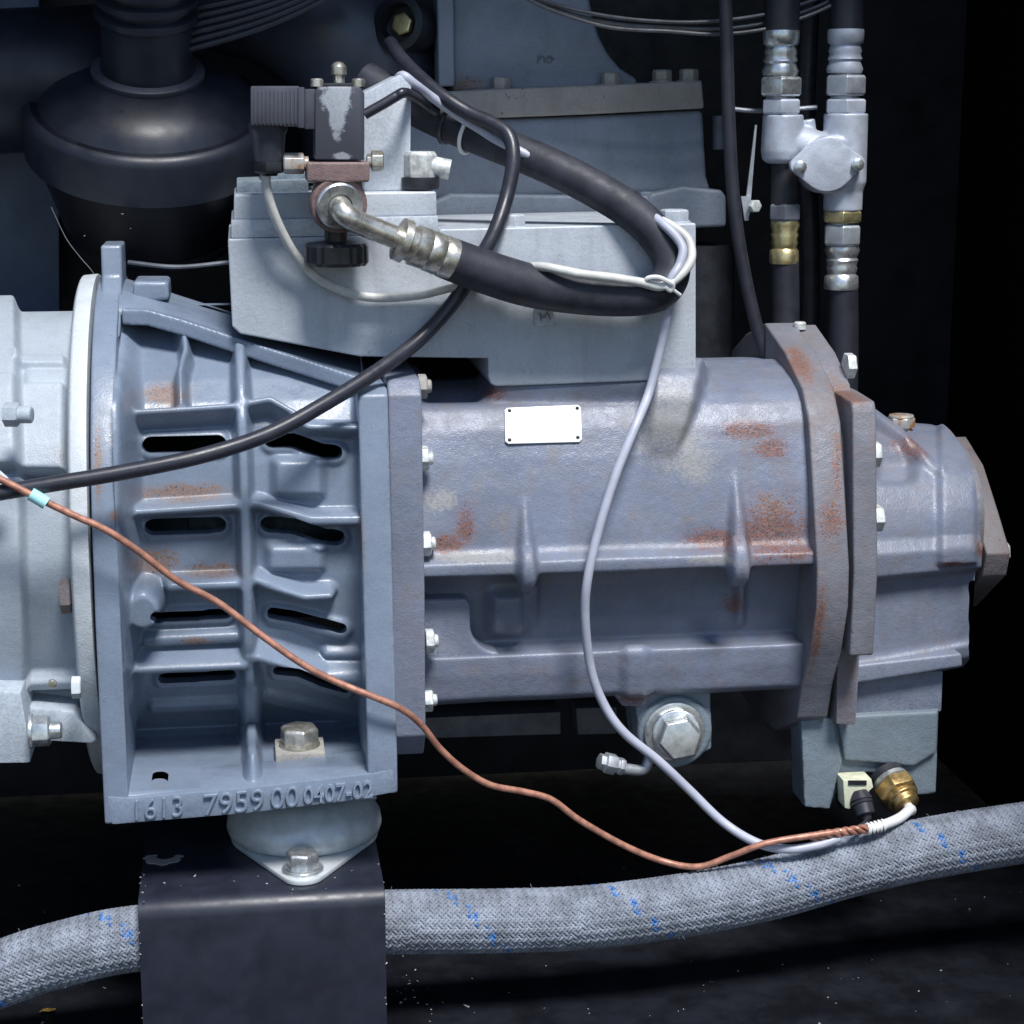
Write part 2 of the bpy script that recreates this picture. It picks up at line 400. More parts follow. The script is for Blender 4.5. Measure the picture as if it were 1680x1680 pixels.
M['block'] = paint('teal_grey_block_paint', (0.18, 0.225, 0.265), 0.14, 0.5, dirt=0.45, dirtc=(0.13, 0.12, 0.12), bump=0.3, chip=0.06)
M['zinc'] = simple('zinc_plate', (0.62, 0.65, 0.66), 0.32, 0.85, var=0.15, scale=120, bump=0.15)
M['zinc_dull'] = simple('dull_zinc', (0.42, 0.45, 0.49), 0.45, 0.6, var=0.15, scale=70, bump=0.12)
M['mount_zinc'] = simple('mount_zinc', (0.55, 0.59, 0.61), 0.4, 0.25, var=0.12, scale=60, bump=0.15)
M['teal_iron'] = simple('dark_teal_coupling', (0.012, 0.045, 0.05), 0.4)
M['dim_wire'] = simple('dim_wire', (0.14, 0.145, 0.15), 0.4, 0.3)
M['white_bolt'] = simple('painted_bolt_head', (0.6, 0.63, 0.62), 0.35, 0.2, var=0.25, scale=170, bump=0.15)
M['cad'] = simple('yellow_cadmium_plate', (0.55, 0.47, 0.25), 0.33, 0.85, var=0.2, scale=110, bump=0.2)
M['brass'] = simple('brass', (0.55, 0.38, 0.16), 0.34, 0.9, var=0.25, scale=140, bump=0.2)
M['nickel'] = simple('stained_nickel', (0.58, 0.55, 0.46), 0.3, 0.8, var=0.3, scale=110, bump=0.2, col2=(0.7, 0.68, 0.62))
M['alu'] = simple('cast_aluminium', (0.50, 0.54, 0.62), 0.5, 0.35, var=0.1, scale=80, bump=0.4, bscale=900)
M['bronze'] = paint('oxidised_bronze', (0.2, 0.135, 0.13), 0.15, 0.5, dirt=0.5, dirtc=(0.1, 0.07, 0.06), bump=0.3)
M['rubber'] = simple('black_rubber', (0.022, 0.024, 0.034), 0.48, spec=0.45, var=0.2, scale=40, bump=0.2)
M['hose'] = simple('charcoal_hose_rubber', (0.03, 0.032, 0.043), 0.55, spec=0.4, var=0.25, scale=60, bump=0.35, bscale=900)
M['cable'] = simple('black_cable_sheath', (0.025, 0.027, 0.038), 0.36, spec=0.5, var=0.15, bump=0.05)
M['grey_cable'] = simple('grey_cable_sheath', (0.42, 0.44, 0.53), 0.42, var=0.06, bump=0.05)
M['white_cable'] = simple('white_cable_sheath', (0.6, 0.6, 0.57), 0.42, var=0.14, bump=0.08)
M['copper'] = simple('copper_sheath', (0.42, 0.2, 0.14), 0.42, 0.25, var=0.25, scale=150, bump=0.15)
M['tie'] = simple('white_nylon', (0.7, 0.71, 0.72), 0.4, var=0.05)
M['plastic'] = simple('grey_black_plastic', (0.06, 0.065, 0.085), 0.42, var=0.1, bump=0.1)
M['black_plastic'] = simple('black_plastic', (0.012, 0.013, 0.018), 0.35, var=0.2, bump=0.1)
M['cleaner'] = simple('navy_black_plastic', (0.015, 0.019, 0.03), 0.42, spec=0.45, var=0.25, scale=20, bump=0.12)
M['cleaner_dark'] = simple('black_canister', (0.006, 0.006, 0.009), 0.45, spec=0.3, var=0.2, scale=20)
M['dome'] = simple('gunmetal_tank', (0.045, 0.055, 0.08), 0.36, 0.0, var=0.2, scale=16, bump=0.1)
M['panel'] = simple('dark_blue_panel', (0.05, 0.08, 0.14), 0.5, var=0.2, scale=14)
M['enclosure'] = simple('black_enclosure_paint', (0.0085, 0.0095, 0.014), 0.42, spec=0.3, var=0.4, scale=22, bump=0.25, bscale=500)
M['foam'] = simple('black_acoustic_foam', (0.006, 0.006, 0.007), 0.9, spec=0.1, var=0.5, scale=300, bump=0.8, bscale=350, col2=(0.03, 0.02, 0.016), fade=(0.62, 0.75))
M['bracket'] = simple('black_bracket_paint', (0.017, 0.02, 0.033), 0.4, spec=0.5, var=0.2, scale=30, bump=0.12, bscale=260)
M['plate'] = simple('white_nameplate', (0.86, 0.87, 0.86), 0.4, var=0.02, bump=0.02)
M['dark_iron'] = simple('dark_iron', (0.03, 0.032, 0.04), 0.5, 0.3, var=0.3)
M['frame_grey'] = simple('dark_grey_frame', (0.12, 0.135, 0.16), 0.5, var=0.2)  # one dark grey, mottled at random
M['grit'] = simple('pale_grit', (0.4, 0.4, 0.4), 0.7, var=0.5, scale=300)
M['leaf'] = simple('dry_yellow_leaf', (0.55, 0.33, 0.06), 0.6, var=0.3, scale=200)
M['cyan'] = simple('turquoise_tape', (0.4, 0.78, 0.8), 0.45, var=0.1)
M['cream'] = simple('cream_connector', (0.62, 0.63, 0.47), 0.45, var=0.12, scale=150)
M['strand'] = simple('grey_braid_yarn', (0.205, 0.228, 0.275), 0.5, spec=0.4, var=0.32, scale=50, bump=0.4, bscale=2500, fade=(0.3, 0.7))
M['blue'] = simple('blue_tracer_yarn', (0.045, 0.16, 0.42), 0.5, var=0.3, scale=200, bump=0.3)
M['braid_core'] = simple('dark_hose_core', (0.05, 0.055, 0.07), 0.6)
# the coil's worn white patch
def coil_mat():
    m, nt, b = new_mat('worn_coil_plastic')
    geo = nd(nt, 'ShaderNodeNewGeometry'); pos = geo.outputs['Position']
    n = noise(nt, 130, 5, 0.7, pos); n2 = noise(nt, 600, 3, 0.6, pos)
    mk = spots(nt, pos, [(U(552, 165, -312), (30, 60, 34)), (U(558, 150, -312), (26, 60, 22)), (U(553, 200, -312), (17, 60, 34)), (U(563, 256, -312), (18, 60, 8))])
    mk = ramp(nt, math_(nt, 'ADD', mk, math_(nt, 'MULTIPLY', math_(nt, 'SUBTRACT', n, 0.5), 1.5)), 0.2, 0.5)
    c = mixc(nt, math_(nt, 'MULTIPLY', mk, 0.85), (0.05, 0.055, 0.072), mixc(nt, n2, (0.24, 0.27, 0.32), (0.5, 0.52, 0.55)))
    nt.links.new(c, b.inputs['Base Color']); b.inputs['Roughness'].default_value = 0.5
    return m
M['coil'] = coil_mat()
# orange-brown stained zinc for the small fittings
M['stained'] = simple('rust_stained_fitting', (0.62, 0.6, 0.56), 0.4, 0.5, var=0.1, scale=70, col2=(0.5, 0.22, 0.08), fade=(0.48, 0.6))
# ================================================================== THE SETTING
FLOOR = U(900, 1700, -442)[2]
WX = U(1790, 900, 0)[0]
ROOF = 1250.0
m = MB(); m.box((-2600, -1150, FLOOR-60), (WX+60, 760, FLOOR)); structure('floor', m, M['enclosure'], bevel=3)
m = MB(); m.box((-2600, 700, FLOOR+2), (WX-2, 760, ROOF)); structure('back_wall', m, M['enclosure'])
m = MB(); m.box((WX, -1150, FLOOR+2), (WX+60, 758, ROOF)); structure('right_wall', m, M['foam'])
m = MB(); m.box((-2660, -1150, FLOOR+2), (-2602, 758, ROOF)); structure('left_wall', m, M['foam'])
m = MB(); m.box((-2600, -260, ROOF+2), (WX, 758, ROOF+60)); structure('light_limiting_roof', m, M['enclosure'])  # unseen roof, its front edge placed to limit where the sun reaches

# ================================================================== MOTOR (left edge)
mx0 = U(113, 880, -400)[0]; mx1 = U(150, 880, -400)[0]-1
mot = thing('electric_motor', 'pale grey electric motor cut off by the left edge, bolted to the ribbed blue-grey housing', 'motor', (U(20, 900, 0)[0], 0, U(60, 1250, -300)[2]))
m = MB(); m.lathe((mx0-2, 0, 0), (1, 0, 0), [(0, 384), (4, 394), (mx1-mx0-2, 396)], 120)
build('mounting_flange', m, M['motor_light'], mot, bevel=3)
def mot_h(px, py):
    h = 26*(1-sstep(28, 40, px-0.03*(py-700)))                      # larger band at far left
    h = h + 14*area(px, py, 28, 590, 108, 608, 3) + 10*area(px, py, 40, 610, 112, 640, 8)
    h = h + 22*area(px, py, -80, 640, 108, 778, 4)
    h = h - 18*ridge(px, py, [(-40, 780), (100, 782)], 5, 4)
    h = h + 20*ridge(px, py, [(34, 1112), (135, 1108)], 9, 4) - 16*area(px, py, 36, 1130, 140, 1150, 5)
    h = h + 14*ridge(px, py, [(50, 595), (30, 680), (20, 800)], 3, 3)*0
    return h
m = MB()
prof = circ(0, 0, 338, 160, R_(70), R_(292))
skin(m, prof, U(-160, 900, -400)[0], mx0+4, 2.6, mot_h, hblur=2)
build('body', m, M['motor'], mot, angle=60)
m = MB(); m.cyl((-1300, 0, 0), (mx0-10, 0, 0), 318, 64); build('stator', m, M['motor'], mot)
m = MB(); m.prism([(-180, 1128), (34, 1136), (50, 1225), (50, 1252), (-180, 1256)], -385, -200)
m.prism([(48, 1160), (120, 1168), (158, 1215), (150, 1220), (48, 1214)], -330, -180)
build('foot', m, M['motor'], mot, bevel=4)
def bolt(px, py, d, ax, r, h, mat, parent, wr=None, shank=None, name='bolt', rot=0.3, X=None):
    m = MB(); o = U(px, py, d)
    if X is not None: o[0] = X
    a = np.asarray(ax, float)/np.linalg.norm(ax)
    if wr: m.lathe(o, a, [(0, wr), (h*0.22, wr), (h*0.25, wr*0.93)], 28); o2 = o+a*h*0.24
    else: o2 = o
    m.hexa(o2, a, r, h, rot)
    if shank: m.lathe(o2+a*h*0.9, a, [(0, shank[0]), (shank[1], shank[0]), (shank[1]+2, shank[0]*0.8)], 20)
    return build(name, m, M[mat], parent, bevel=1.0, seg=2, angle=30)
bolt(48, 1200, -392, (1, 0, 0), 22, 24, 'zinc', mot, wr=25, shank=(12, 16))
bolt(8, 680, -392, (1, -0.2, 0), 17, 20, 'motor', mot, shank=(12, 18))
bolt(100, 978, -362, (1, 0, 0), 25, 15, 'end_plate', mot)
bolt(118, 1128, -386, (1, 0, 0), 16, 13, 'motor_light', mot)
bolt(86, 1121, -376, (0, -1, 0), 7, 6, 'nickel', mot)
bolt(-4, 790, -400, (0, -1, 0.2), 16, 10, 'motor_light', mot)

# ================================================================== RIBBED COUPLING HOUSING
DF = -405
bell = thing('coupling_housing', 'blue-grey ribbed cast housing with dark slots and raised numbers along its foot', 'housing', U(415, 1325, -250))
bx0 = U(151, 900, -400)[0]; bx1 = U(193, 900, -400)[0]
zb = U(182, 1352, DF)[2]; zb2 = U(645, 1302, DF)[2]
m = MB()
prof = [(DF, zb)] + [(DF, z) for z in np.linspace(zb+60, -60, 4)] + [(-396*math.cos(t), 396*math.sin(t)) for t in np.linspace(0.02, math.pi-0.02, 64)] + [(396, -60), (396, zb)]
m.xslab(prof, bx0, bx1); build('round_flange', m, M['bell'], bell, bevel=4, seg=3)
# lifting lug on the flange top
zlug = U(198, 402, -75)[2]
m = MB(); m.xslab([(-205, 320), (-120, 375), (-88, 400), (-78, zlug), (20, zlug), (20, 330)], bx0+7, bx1+3)
build('lifting_lug', m, M['bell'], bell, bevel=5, seg=3)
# front panel with slots and ribs
DP = [(500, -40), (540, -110), (580, -165), (620, -215), (660, -248), (700, -268), (760, -282), (850, -292), (950, -292), (1040, -282), (1090, -262), (1120, -232), (1150, -190), (1172, -150)]
prof = [tuple(U(400, y, d)[1:]) for y, d in DP]
zf = U(400, 1292, DF+8)[2]
prof += [(-128, zf+6), (-150, zf), (-250, zf), (-330, zf), (DF+12, zf), (DF+5, zf-4), (DF+4, zf-26)]
SL = [([(248, 732), (357, 729)], 17), ([(249, 865), (359, 861)], 14), ([(254, 1013), (371, 1008)], 10), ([(267, 1113), (380, 1107)], 9),
      ([(447, 725), (482, 724), (530, 742), (549, 743)], 14.5), ([(440, 860), (482, 863), (530, 880), (553, 882)], 14.5),
      ([(447, 1006), (480, 1011), (560, 1032)], 11), ([(454, 1100), (490, 1103), (530, 1120), (568, 1130)], 8)]
RB = [([(394, 600), (397, 690), (402, 830), (405, 960), (408, 1070), (412, 1190), (415, 1272)], 12, 40), ([(410, 1105), (413, 1215)], 17, 36),
      ([(212, 693), (300, 688), (400, 681)], 9, 40), ([(212, 838), (400, 826)], 10, 40), ([(279, 953), (400, 949)], 9, 34), ([(228, 1072), (400, 1065)], 9, 46), ([(240, 1046), (386, 1039)], 9, 16),
      ([(404, 677), (443, 670), (504, 705), (590, 706)], 9, 38), ([(404, 824), (424, 824), (507, 848), (590, 847)], 10, 38),
      ([(411, 941), (498, 968), (540, 966)], 9, 34), ([(404, 1054), (424, 1055), (533, 1087), (600, 1087)], 9, 42), ([(536, 1067), (590, 1068)], 8, 14),
      ([(300, 545), (306, 600), (297, 630), (299, 690)], 8, 34), ([(252, 1156), (385, 1150)], 8, 10), ([(440, 1140), (590, 1176)], 10, 8)]
def bell_h(px, py):
    h = np.zeros_like(px)
    for p, hw, hh in RB: h = np.maximum(h, hh*ridge(px, py, p, hw, 7))
    h = np.maximum(h, 62*(1-sstep(26, 38, np.hypot(px-237, py-980))))
    h = np.maximum(h, (25+75*sstep(600, 720, py))*(1-sstep(200, 236, px))*(1-sstep(1150, 1190, py)))
    h = np.maximum(h, 22*sstep(582, 600, px-0.02*(py-900))*(1-sstep(1185, 1215, py)))
    for p, r in SL: h = h + 7*(1-sstep(r+2, r+8, segd(px, py, p)))*(h < 12)
    h = h + 22*area(px, py, 448, 752, 530, 815, 9)*(h < 15) + 18*area(px, py, 438, 890, 530, 935, 9)*(h < 15)
    return h
def bell_hole(px, py):
    o = np.zeros(px.shape, bool)
    for p, r in SL: o |= segd(px, py, p) < r
    o |= np.hypot((px-262)/15, (py-1283)/6.5) < 1
    o |= py < 512+(px-206)*0.284
    return o
m = MB(); skin(m, prof, bx1-2, U(606, 900, -330)[0], 1.7, bell_h, bell_hole, hblur=7, pblur=6, wall=30)
build('slotted_panel', m, M['bell'], bell, angle=70)
# cone roof above the panel and the diagonal rib
rx_end = U(606, 700, -200)[0]
m = MB()
def cone_pts(px_l, R0, R1, x0, x1, t0, t1, nt=40, nx=30):
    t = np.linspace(t0, t1, nt); xs = np.linspace(x0, x1, nx); v = []
    for x in xs:
        k = (x-x0)/(x1-x0); r = R0+(R1-R0)*k; cz = 0-30*k
        v += [(x, -r*math.cos(a), cz+r*math.sin(a)) for a in t]
    f = [(i*nt+j, i*nt+j+1, (i+1)*nt+j+1, (i+1)*nt+j) for i in range(nx-1) for j in range(nt-1)]
    return v, f
rib_path = [U(200, 520, -165), U(240, 521, -170), U(300, 538, -180), U(420, 578, -207), U(520, 610, -236), U(612, 640, -262)]
rp = np.array(rib_path); v = []; nt_, nx_ = 60, 40
for x in np.linspace(bx1-2, rx_end, nx_):
    y_, z_ = np.interp(x, rp[:, 0], rp[:, 1])+10, np.interp(x, rp[:, 0], rp[:, 2])+2
    H = 389-125*(x-bx1)/(rx_end-bx1)
    for s_ in np.linspace(0, 1, nt_):
        if s_ < 0.5: a_ = s_*math.pi; v.append((x, y_*math.cos(a_), z_+(max(H, z_+3)-z_)*math.sin(a_)))
        else: a_ = (s_-0.5)*math.pi; v.append((x, 330*math.sin(a_), max(H, z_+3)*math.cos(a_)))
m.add(v, [(i*nt_+j, i*nt_+j+1, (i+1)*nt_+j+1, (i+1)*nt_+j) for i in range(nx_-1) for j in range(nt_-1)])
build('cone_shell', m, M['bell'], bell, angle=60)
m = MB()
a = U(206, 522, -290); b = U(600, 634, -262)
path = rib_path
for p0, p1 in zip(path[:-1], path[1:]):
    m.slab([p0+[0, 0, 12], p0+[0, 0, -12], p0+[0, 60, -12], p0+[0, 60, 12]], np.zeros(3), p1-p0)
build('diagonal_rib', m, M['bell'], bell, cast=(2.2, 7), angle=70)
m = MB(); m.prism([(218, 462), (276, 462), (278, 492), (218, 500)], -105, 0); build('boss', m, M['bell'], bell, bevel=7, seg=3)
# right-hand frame, running down into the foot
rx0 = U(592, 900, -330)[0]; rx1 = U(641, 900, -330)[0]
ztop = U(622, 614, -60)[2]
pr_ = [(DF, zb2), (DF, zb2+60), (-318, U(615, 648, -318)[2]), (-300, U(615, 636, -300)[2]), (120, U(615, 636, -300)[2]), (270, 60), (300, -60), (300, zb2)]
pp = []
for i, (y, z) in enumerate(pr_): pp.append((y, z))
m = MB(); m.xslab(pp, rx0, rx1); build('square_flange', m, M['bell'], bell, bevel=5, seg=3)
# foot: front lip with the raised number
m = MB(); m.prism([(176, 1306), (214, 1309), (420, 1291), (606, 1269), (646, 1262), (648, 1300), (560, 1316), (400, 1335), (184, 1353)], DF-1, -300)
m.box((bx0, -330, zb-2), (rx1, 250, zf-6))
build('foot', m, M['bell'], bell, bevel=2.5, seg=2)
def text_mesh(s, width, height, px, py, ang, d, depth, name, parent, mat):
    cu = bpy.data.curves.new('t', 'FONT'); cu.body = s; cu.extrude = 0.05; cu.resolution_u = 3; cu.offset = 0.006
    o = bpy.data.objects.new('t', cu); COL.objects.link(o)
    me = bpy.data.meshes.new_from_object(o.evaluated_get(bpy.context.evaluated_depsgraph_get()))
    bpy.data.objects.remove(o); bpy.data.curves.remove(cu)
    v = np.array([q.co[:] for q in me.vertices]); f = [tuple(p.vertices) for p in me.polygons]
    u = (v[:, 0]-v[:, 0].min())/(np.ptp(v[:, 0]))*width; h = v[:, 1]/0.7*height
    X = px+u*math.cos(ang); Y = py+u*math.sin(ang)-h
    W = U(X, Y, np.full(len(v), d)); W[:, 1] = d-np.where(v[:, 2] > 0, depth, -2)
    mb = MB(); mb.add(W, f); return build(name, mb, mat, parent, angle=70, cast=None if '4' in s else (0.8, 3))
AN = R_(-5.5)
for s, x, y, wd, ht in (('1613', 222, 1345, 78, 34), ('7959', 334, 1337, 100, 35), ('00', 444, 1326, 46, 34), ('0407-02', 498, 1317, 114, 27)):
    text_mesh(s, wd, ht, x, y, AN, DF-1, 5.5, 'raised_number', bell, M['bell'])
fb = Zp(492, 1240, zf)
m = MB(); m.zslab([(fb[0]-37, fb[1]-40), (fb[0]+37, fb[1]-40), (fb[0]+37, fb[1]+36), (fb[0]-37, fb[1]+36)], zf-1, zf+17)
build('clamp_plate', m, M['vessel_flange'], bell, bevel=3)
m = MB(); m.lathe((fb[0], fb[1], zf+17), (0, 0, 1), [(0, 31), (4, 31)], 30); m.hexa((fb[0], fb[1], zf+21), (0, 0, 1), 30, 26, 0.2)
build('bolt', m, M['nickel'], bell, bevel=1.5)
m = MB(); m.cyl((bx1+6, 0, -10), (rx0-6, 0, -10), 150, 48); m.cyl((bx1+90, 0, -10), (bx1+190, 0, -10), 185, 48)
build('shaft_coupling', m, M['teal_iron'], bell, bevel=4)

# ================================================================== SCREW COMPRESSOR
AZ = -30.0
air = thing('screw_compressor', 'violet-grey cast screw compressor body with rust patches and blank white nameplate', 'compressor', U(1010, 1150, -100))
ax0 = U(690, 900, -290)[0]; ax1 = U(1350, 900, -290)[0]
def zz(px, py, d): return U(px, py, d)[2]
top = [(-280*math.cos(t), AZ+276*math.sin(t)) for t in np.linspace(R_(178), R_(88), 46)]
top += [tuple(U(1000, y_, d_)[1:]) for y_, d_ in ((594, -70), (608, -118), (628, -165), (648, -200), (668, -220), (700, -238), (750, -255), (800, -268), (860, -280), (890, -284))]
zl0 = zz(1000, 905, -296); zl1 = zz(1000, 917, -312); zl2 = zz(1000, 939, -312)
prof = top + [(-284, zl0+8), (-292, zl1+6), (-312, zl1), (-312, zl2), (-250, zl2-1), (-232, zz(1000, 960, -232)), (-228, zz(1000, 1010, -228)), (-216, zz(1000, 1046, -216)),
        (-236, zz(1000, 1060, -236)), (-272, zz(1000, 1068, -272)), (-270, zz(1000, 1100, -270)), (-262, zz(1000, 1138, -262)), (-240, zz(1000, 1144, -240)), (-60, zz(1000, 1144, -240)-6), (240, zz(1000, 1144, -240)-6)]
def air_h(px, py):
    lp = py+0.03*(px-1000)
    h = np.zeros_like(px)
    def fin(xc, y0, y1, wmax, hh):
        t = np.clip((py-y0)/(y1-y0), 0, 1); hw = 3+wmax*t
        return hh*t*(1-sstep(hw-3, hw+6, np.abs(px-xc-4*t)))*((py > y0) & (py < y1+14))
    h = np.maximum(h, fin(860, 812, 932, 10, 26)); h = np.maximum(h, fin(1206, 770, 922, 12, 30))
    def fin2(xc, y0, y1, w, hh):
        t = np.clip((y1-py)/(y1-y0), 0, 1)
        return hh*t**0.6*(1-sstep(w-3, w+7, np.abs(px-xc)))*((py > y0))
    h = np.maximum(h, fin2(872, 950, 1030, 8, 20)); h = np.maximum(h, fin2(1212, 945, 1030, 6, 26))
    # left block under the split line, rounded pocket beside it
    h = h + 24*area(px, py, 802, 965, 860, 1036, 13)
    rc = (px > 1160)*(py < 702+np.clip(px-1185, 0, 200)*0.42)*(py > 560)
    h = h - 24*rc*sstep(1150, 1172, px)
    # pad below the intake and its gusset
    h = np.maximum(h, 30*area(px, py, 806, 610, 1150, 652, 10))
    g = sstep(600, 632, py)*np.clip((752-py)/110, 0, 1)*sstep(1050, 1070, px)*(1-sstep(1120+0.4*(700-py), 1132+0.4*(700-py), px))
    h = np.maximum(h, 46*g)
    h = h - 24*area(px, py, 690, 560, 790, 650, 14)
    h = h + 9*area(px, py, 1022, 1062, 1062, 1160, 10)
    h = h + 1.2*np.sin(px*0.021+py*0.013)*np.sin(py*0.03-px*0.007)
    return h
m = MB(); skin(m, prof, ax0-4, ax1+4, 2.4, air_h, hblur=5, pblur=6); build('body', m, M['airend'], air, angle=70)
cor = [(772+44-44*math.cos(t), 1026+44*math.sin(t)) for t in np.linspace(0, math.pi/2, 10)]
m = MB(); m.prism([(680, 984), (764, 982), (772, 992)]+cor+[(826, 1082), (680, 1086)], -265, -180); build('side_pad', m, M['airend'], air, bevel=7, seg=4)
# drive flange next to the ribbed housing
fx0 = rx1+1; fx1 = U(696, 950, -318)[0]
zt = zz(665, 617, -60); zbm = zz(672, 1225, -250)
m = MB(); zt = zz(668, 622, -285); pp = [(-285, zbm), (-318, zbm+40), (-325, -40), (-306, zt-20), (-285, zt), (110, zt), (250, 120), (310, -40), (260, zbm)]
m.xslab(pp, fx0, fx1); build('drive_flange', m, M['airend'], air, bevel=4, seg=3)
for i, (x, y, d) in enumerate(((692, 634, -262), (695, 752, -285), (699, 892, -300), (704, 1052, -296), (702, 1148, -262))):
    bolt(x-6, y, d, (1, 0, 0), 19, 13, 'white_bolt' if i else 'vessel_flange', air, shank=(10, 6), rot=0.1)
# rear flange
ex0 = U(1342, 900, -330)[0]; ex1 = U(1396, 900, -330)[0]-1
def polyring(r, c, lobes=()):
    pts = []
    for t in np.linspace(0, 2*math.pi, 72, endpoint=False):
        rr = r
        for a, wd, e in lobes:
            dlt = (t-a+math.pi) % (2*math.pi)-math.pi
            rr += e*math.exp(-(dlt/wd)**2)
        pts.append((-rr*math.cos(t), c+rr*math.sin(t)))
    return pts
half = [(0, 304), (-120, 272), (-222, 228), (-262, 182), (-302, 60), (-330, -30), (-332, -90), (-306, -170), (-270, -232), (-250, -292), (-200, -318), (-130, -352), (0, -366)]
m = MB(); m.xslab(half+[(-y, z) for y, z in half[::-1]][1:-1], ex0, ex1)
build('rear_flange', m, M['flange'], air, bevel=4, seg=3)
# cover flange behind it: stepped outline
cx0 = ex1+2; cx1 = U(1441, 900, -325)[0]
m = MB()
o = polyring(318, AZ, [(R_(58), 0.16, 14), (R_(90), 0.12, 12)])
zc = zz(1415, 1066, -290); zt2 = zz(1412, 655, -262); o = [(y, min(max(z, zc), zt2+max(0, -(y+262))*0.0)) for y, z in o]
half = [(-200, zt2+4), (-282, zt2), (-292, zt2-16), (-312, 60), (-327, -40), (-325, -120), (-322, zc)]
m.xslab(half+[(150, zc), (150, zt2+4)], cx0+6, cx1); build('cover_flange', m, M['flange'], air, bevel=4, seg=3)
m = MB(); half = [(0, 300), (-110, 268), (-190, 228), (-255, 150), (-276, 60), (-290, -30), (-276, -150), (-190, -280), (0, -330)]
m.xslab(half+[(-y, z) for y, z in half[::-1]][1:-1], cx0-1, cx0+34)
build('joint_plate', m, M['flange'], air, bevel=3, seg=2)
m = MB(); m.prism([(1374, 1060), (1412, 1060), (1404, 1190), (1372, 1188)], -262, -60)
build('lower_lug', m, M['flange'], air, bevel=3, seg=2)
for x, y, d, X in ((1392, 600, -165, cx0+33), (1432, 745, -272, cx1-1), (1440, 850, -296, cx1-1)):
    bolt(x, y, d, (1, 0, 0), 21, 15, 'white_bolt', air, rot=0.1, X=X)
m = MB(); o = U(1312, 540, -20); m.lathe(o, (0, 0, 1), [(0, 10), (10, 10), (12, 8)], 16); build('dowel', m, M['white_bolt'], air)
# end cover
kx0 = cx1-4; kx1 = U(1608, 900, -215)[0]
KT = U(1490, 694, -30)[2]-AZ
ct = [(-228*math.cos(t), AZ+KT*math.sin(t)) for t in np.linspace(R_(178), R_(6), 70)]
zq = lambda y, d: zz(1500, y, d)
prof = ct + [(-236, zq(898, -236)), (-242, zq(906, -242)), (-240, zq(942, -240)), (-214, zq(950, -214)), (-214, zq(1064, -214)), (-216, zq(1072, -216)), (-222, zq(1078, -222)), (-218, zq(1100, -218)), (-180, zq(1118, -180)), (150, zq(1118, -180))]
def cov_h(px, py):
    h = np.zeros_like(px)
    g = np.clip((1570-px)/150, 0, 1)
    h = np.maximum(h, 26*g*ridge(px, py, [(1424, 690), (1480, 722), (1540, 775)], 7, 8))
    h = h - 20*area(px, py, 1440, 740, 1500, 785, 12)
    h = h + 10*area(px, py, 1540, 690, 1600, 930, 6)*(py < 925)
    h = h*1.0
    return h
m = MB(); skin(m, prof, kx0, kx1, 2.6, cov_h, lambda px, py: (px > 1588) & (py > 952), wall=180, taper=lambda t: 1.05-0.12*t, axis=(0, AZ), hblur=4, pblur=3)
v = [(kx1, y*0.93, AZ+(z-AZ)*0.93) for y, z in resample(prof, 12)]; m.add(v, [tuple(range(len(v)))])
build('end_cover', m, M['airend'], air, angle=70)
px0 = U(1620, 905, -215)[0]; px1 = U(1660, 905, -215)[0]
PT = U(1560, 712, -20)[2]; PBt = U(1610, 992, -120)[2]
def oval(dy, zt, zb, n=64):
    c = (zt+zb)/2; h = (zt-zb)/2
    return [(-dy*np.sign(math.cos(t))*abs(math.cos(t))**0.85, c+h*np.sign(math.sin(t))*abs(math.sin(t))**0.85) for t in np.linspace(0, 2*math.pi, n, endpoint=False)]
zq2 = lambda y, d: U(1630, y, d)[2]
half = [(0, zq2(715, 0)), (-81, zq2(762, -81)), (-152, zq2(838, -152)), (-212, zq2(908, -212)), (-200, zq2(945, -200)), (-85, zq2(994, -85)), (0, zq2(1000, 0))]
m = MB(); m.xslab(half+[(-y, z) for y, z in half[::-1]][1:-1], px0, px1); build('end_plate', m, M['end_plate'], air, bevel=4, seg=3)
m = MB(); m.xslab(oval(204, PT+6, PBt+12), px0-20, px0-2); build('gasket_rim', m, M['flange'], air, bevel=2)
bolt(1652, 905, -178, (1, 0, 0), 18, 9, 'white_bolt', air, X=px1-1)
pl = U(1478, 702, -40)
m = MB(); m.lathe(pl+[0, 0, -16], (0, 0, 1), [(0, 17), (18, 17)], 24); m.hexa(pl+[0, 0, 2], (0, 0, 1), 23, 17, 0.1); m.lathe(pl+[0, 0, 18], (0, 0, 1), [(0, 21), (4, 20)], 24)
build('filler_plug', m, M['stained'], air, bevel=1)
# nameplate and its rivets
m = MB(); nm = [(832, 669), (948, 664), (953, 668), (955, 720), (951, 725), (834, 728), (829, 724), (828, 673)]
PD = lambda t: -224-27*t
pts = []
for x, y in nm:
    t = (y-664)/64.0; pts.append(U(x, y, PD(t)))
m.slab(pts, np.zeros(3), np.array([0, 5, -1.5])); npl = build('nameplate', m, M['plate'], air, bevel=0.8)
first = None
for x, y in ((836, 674), (947, 670), (836, 722), (948, 718)):
    t = (y-664)/64.0
    if first is None:
        m = MB(); p0 = U(x, y, PD(t)); m.lathe(p0+[0, 1, 0], (0, -1, 0.3), [(0, 3), (1.5, 2.8), (2.4, 1.5)], 10)
        first = build('rivet', m, M['dark_iron'], npl)
    else:
        twin(first, U(x, y, PD(t))-p0)
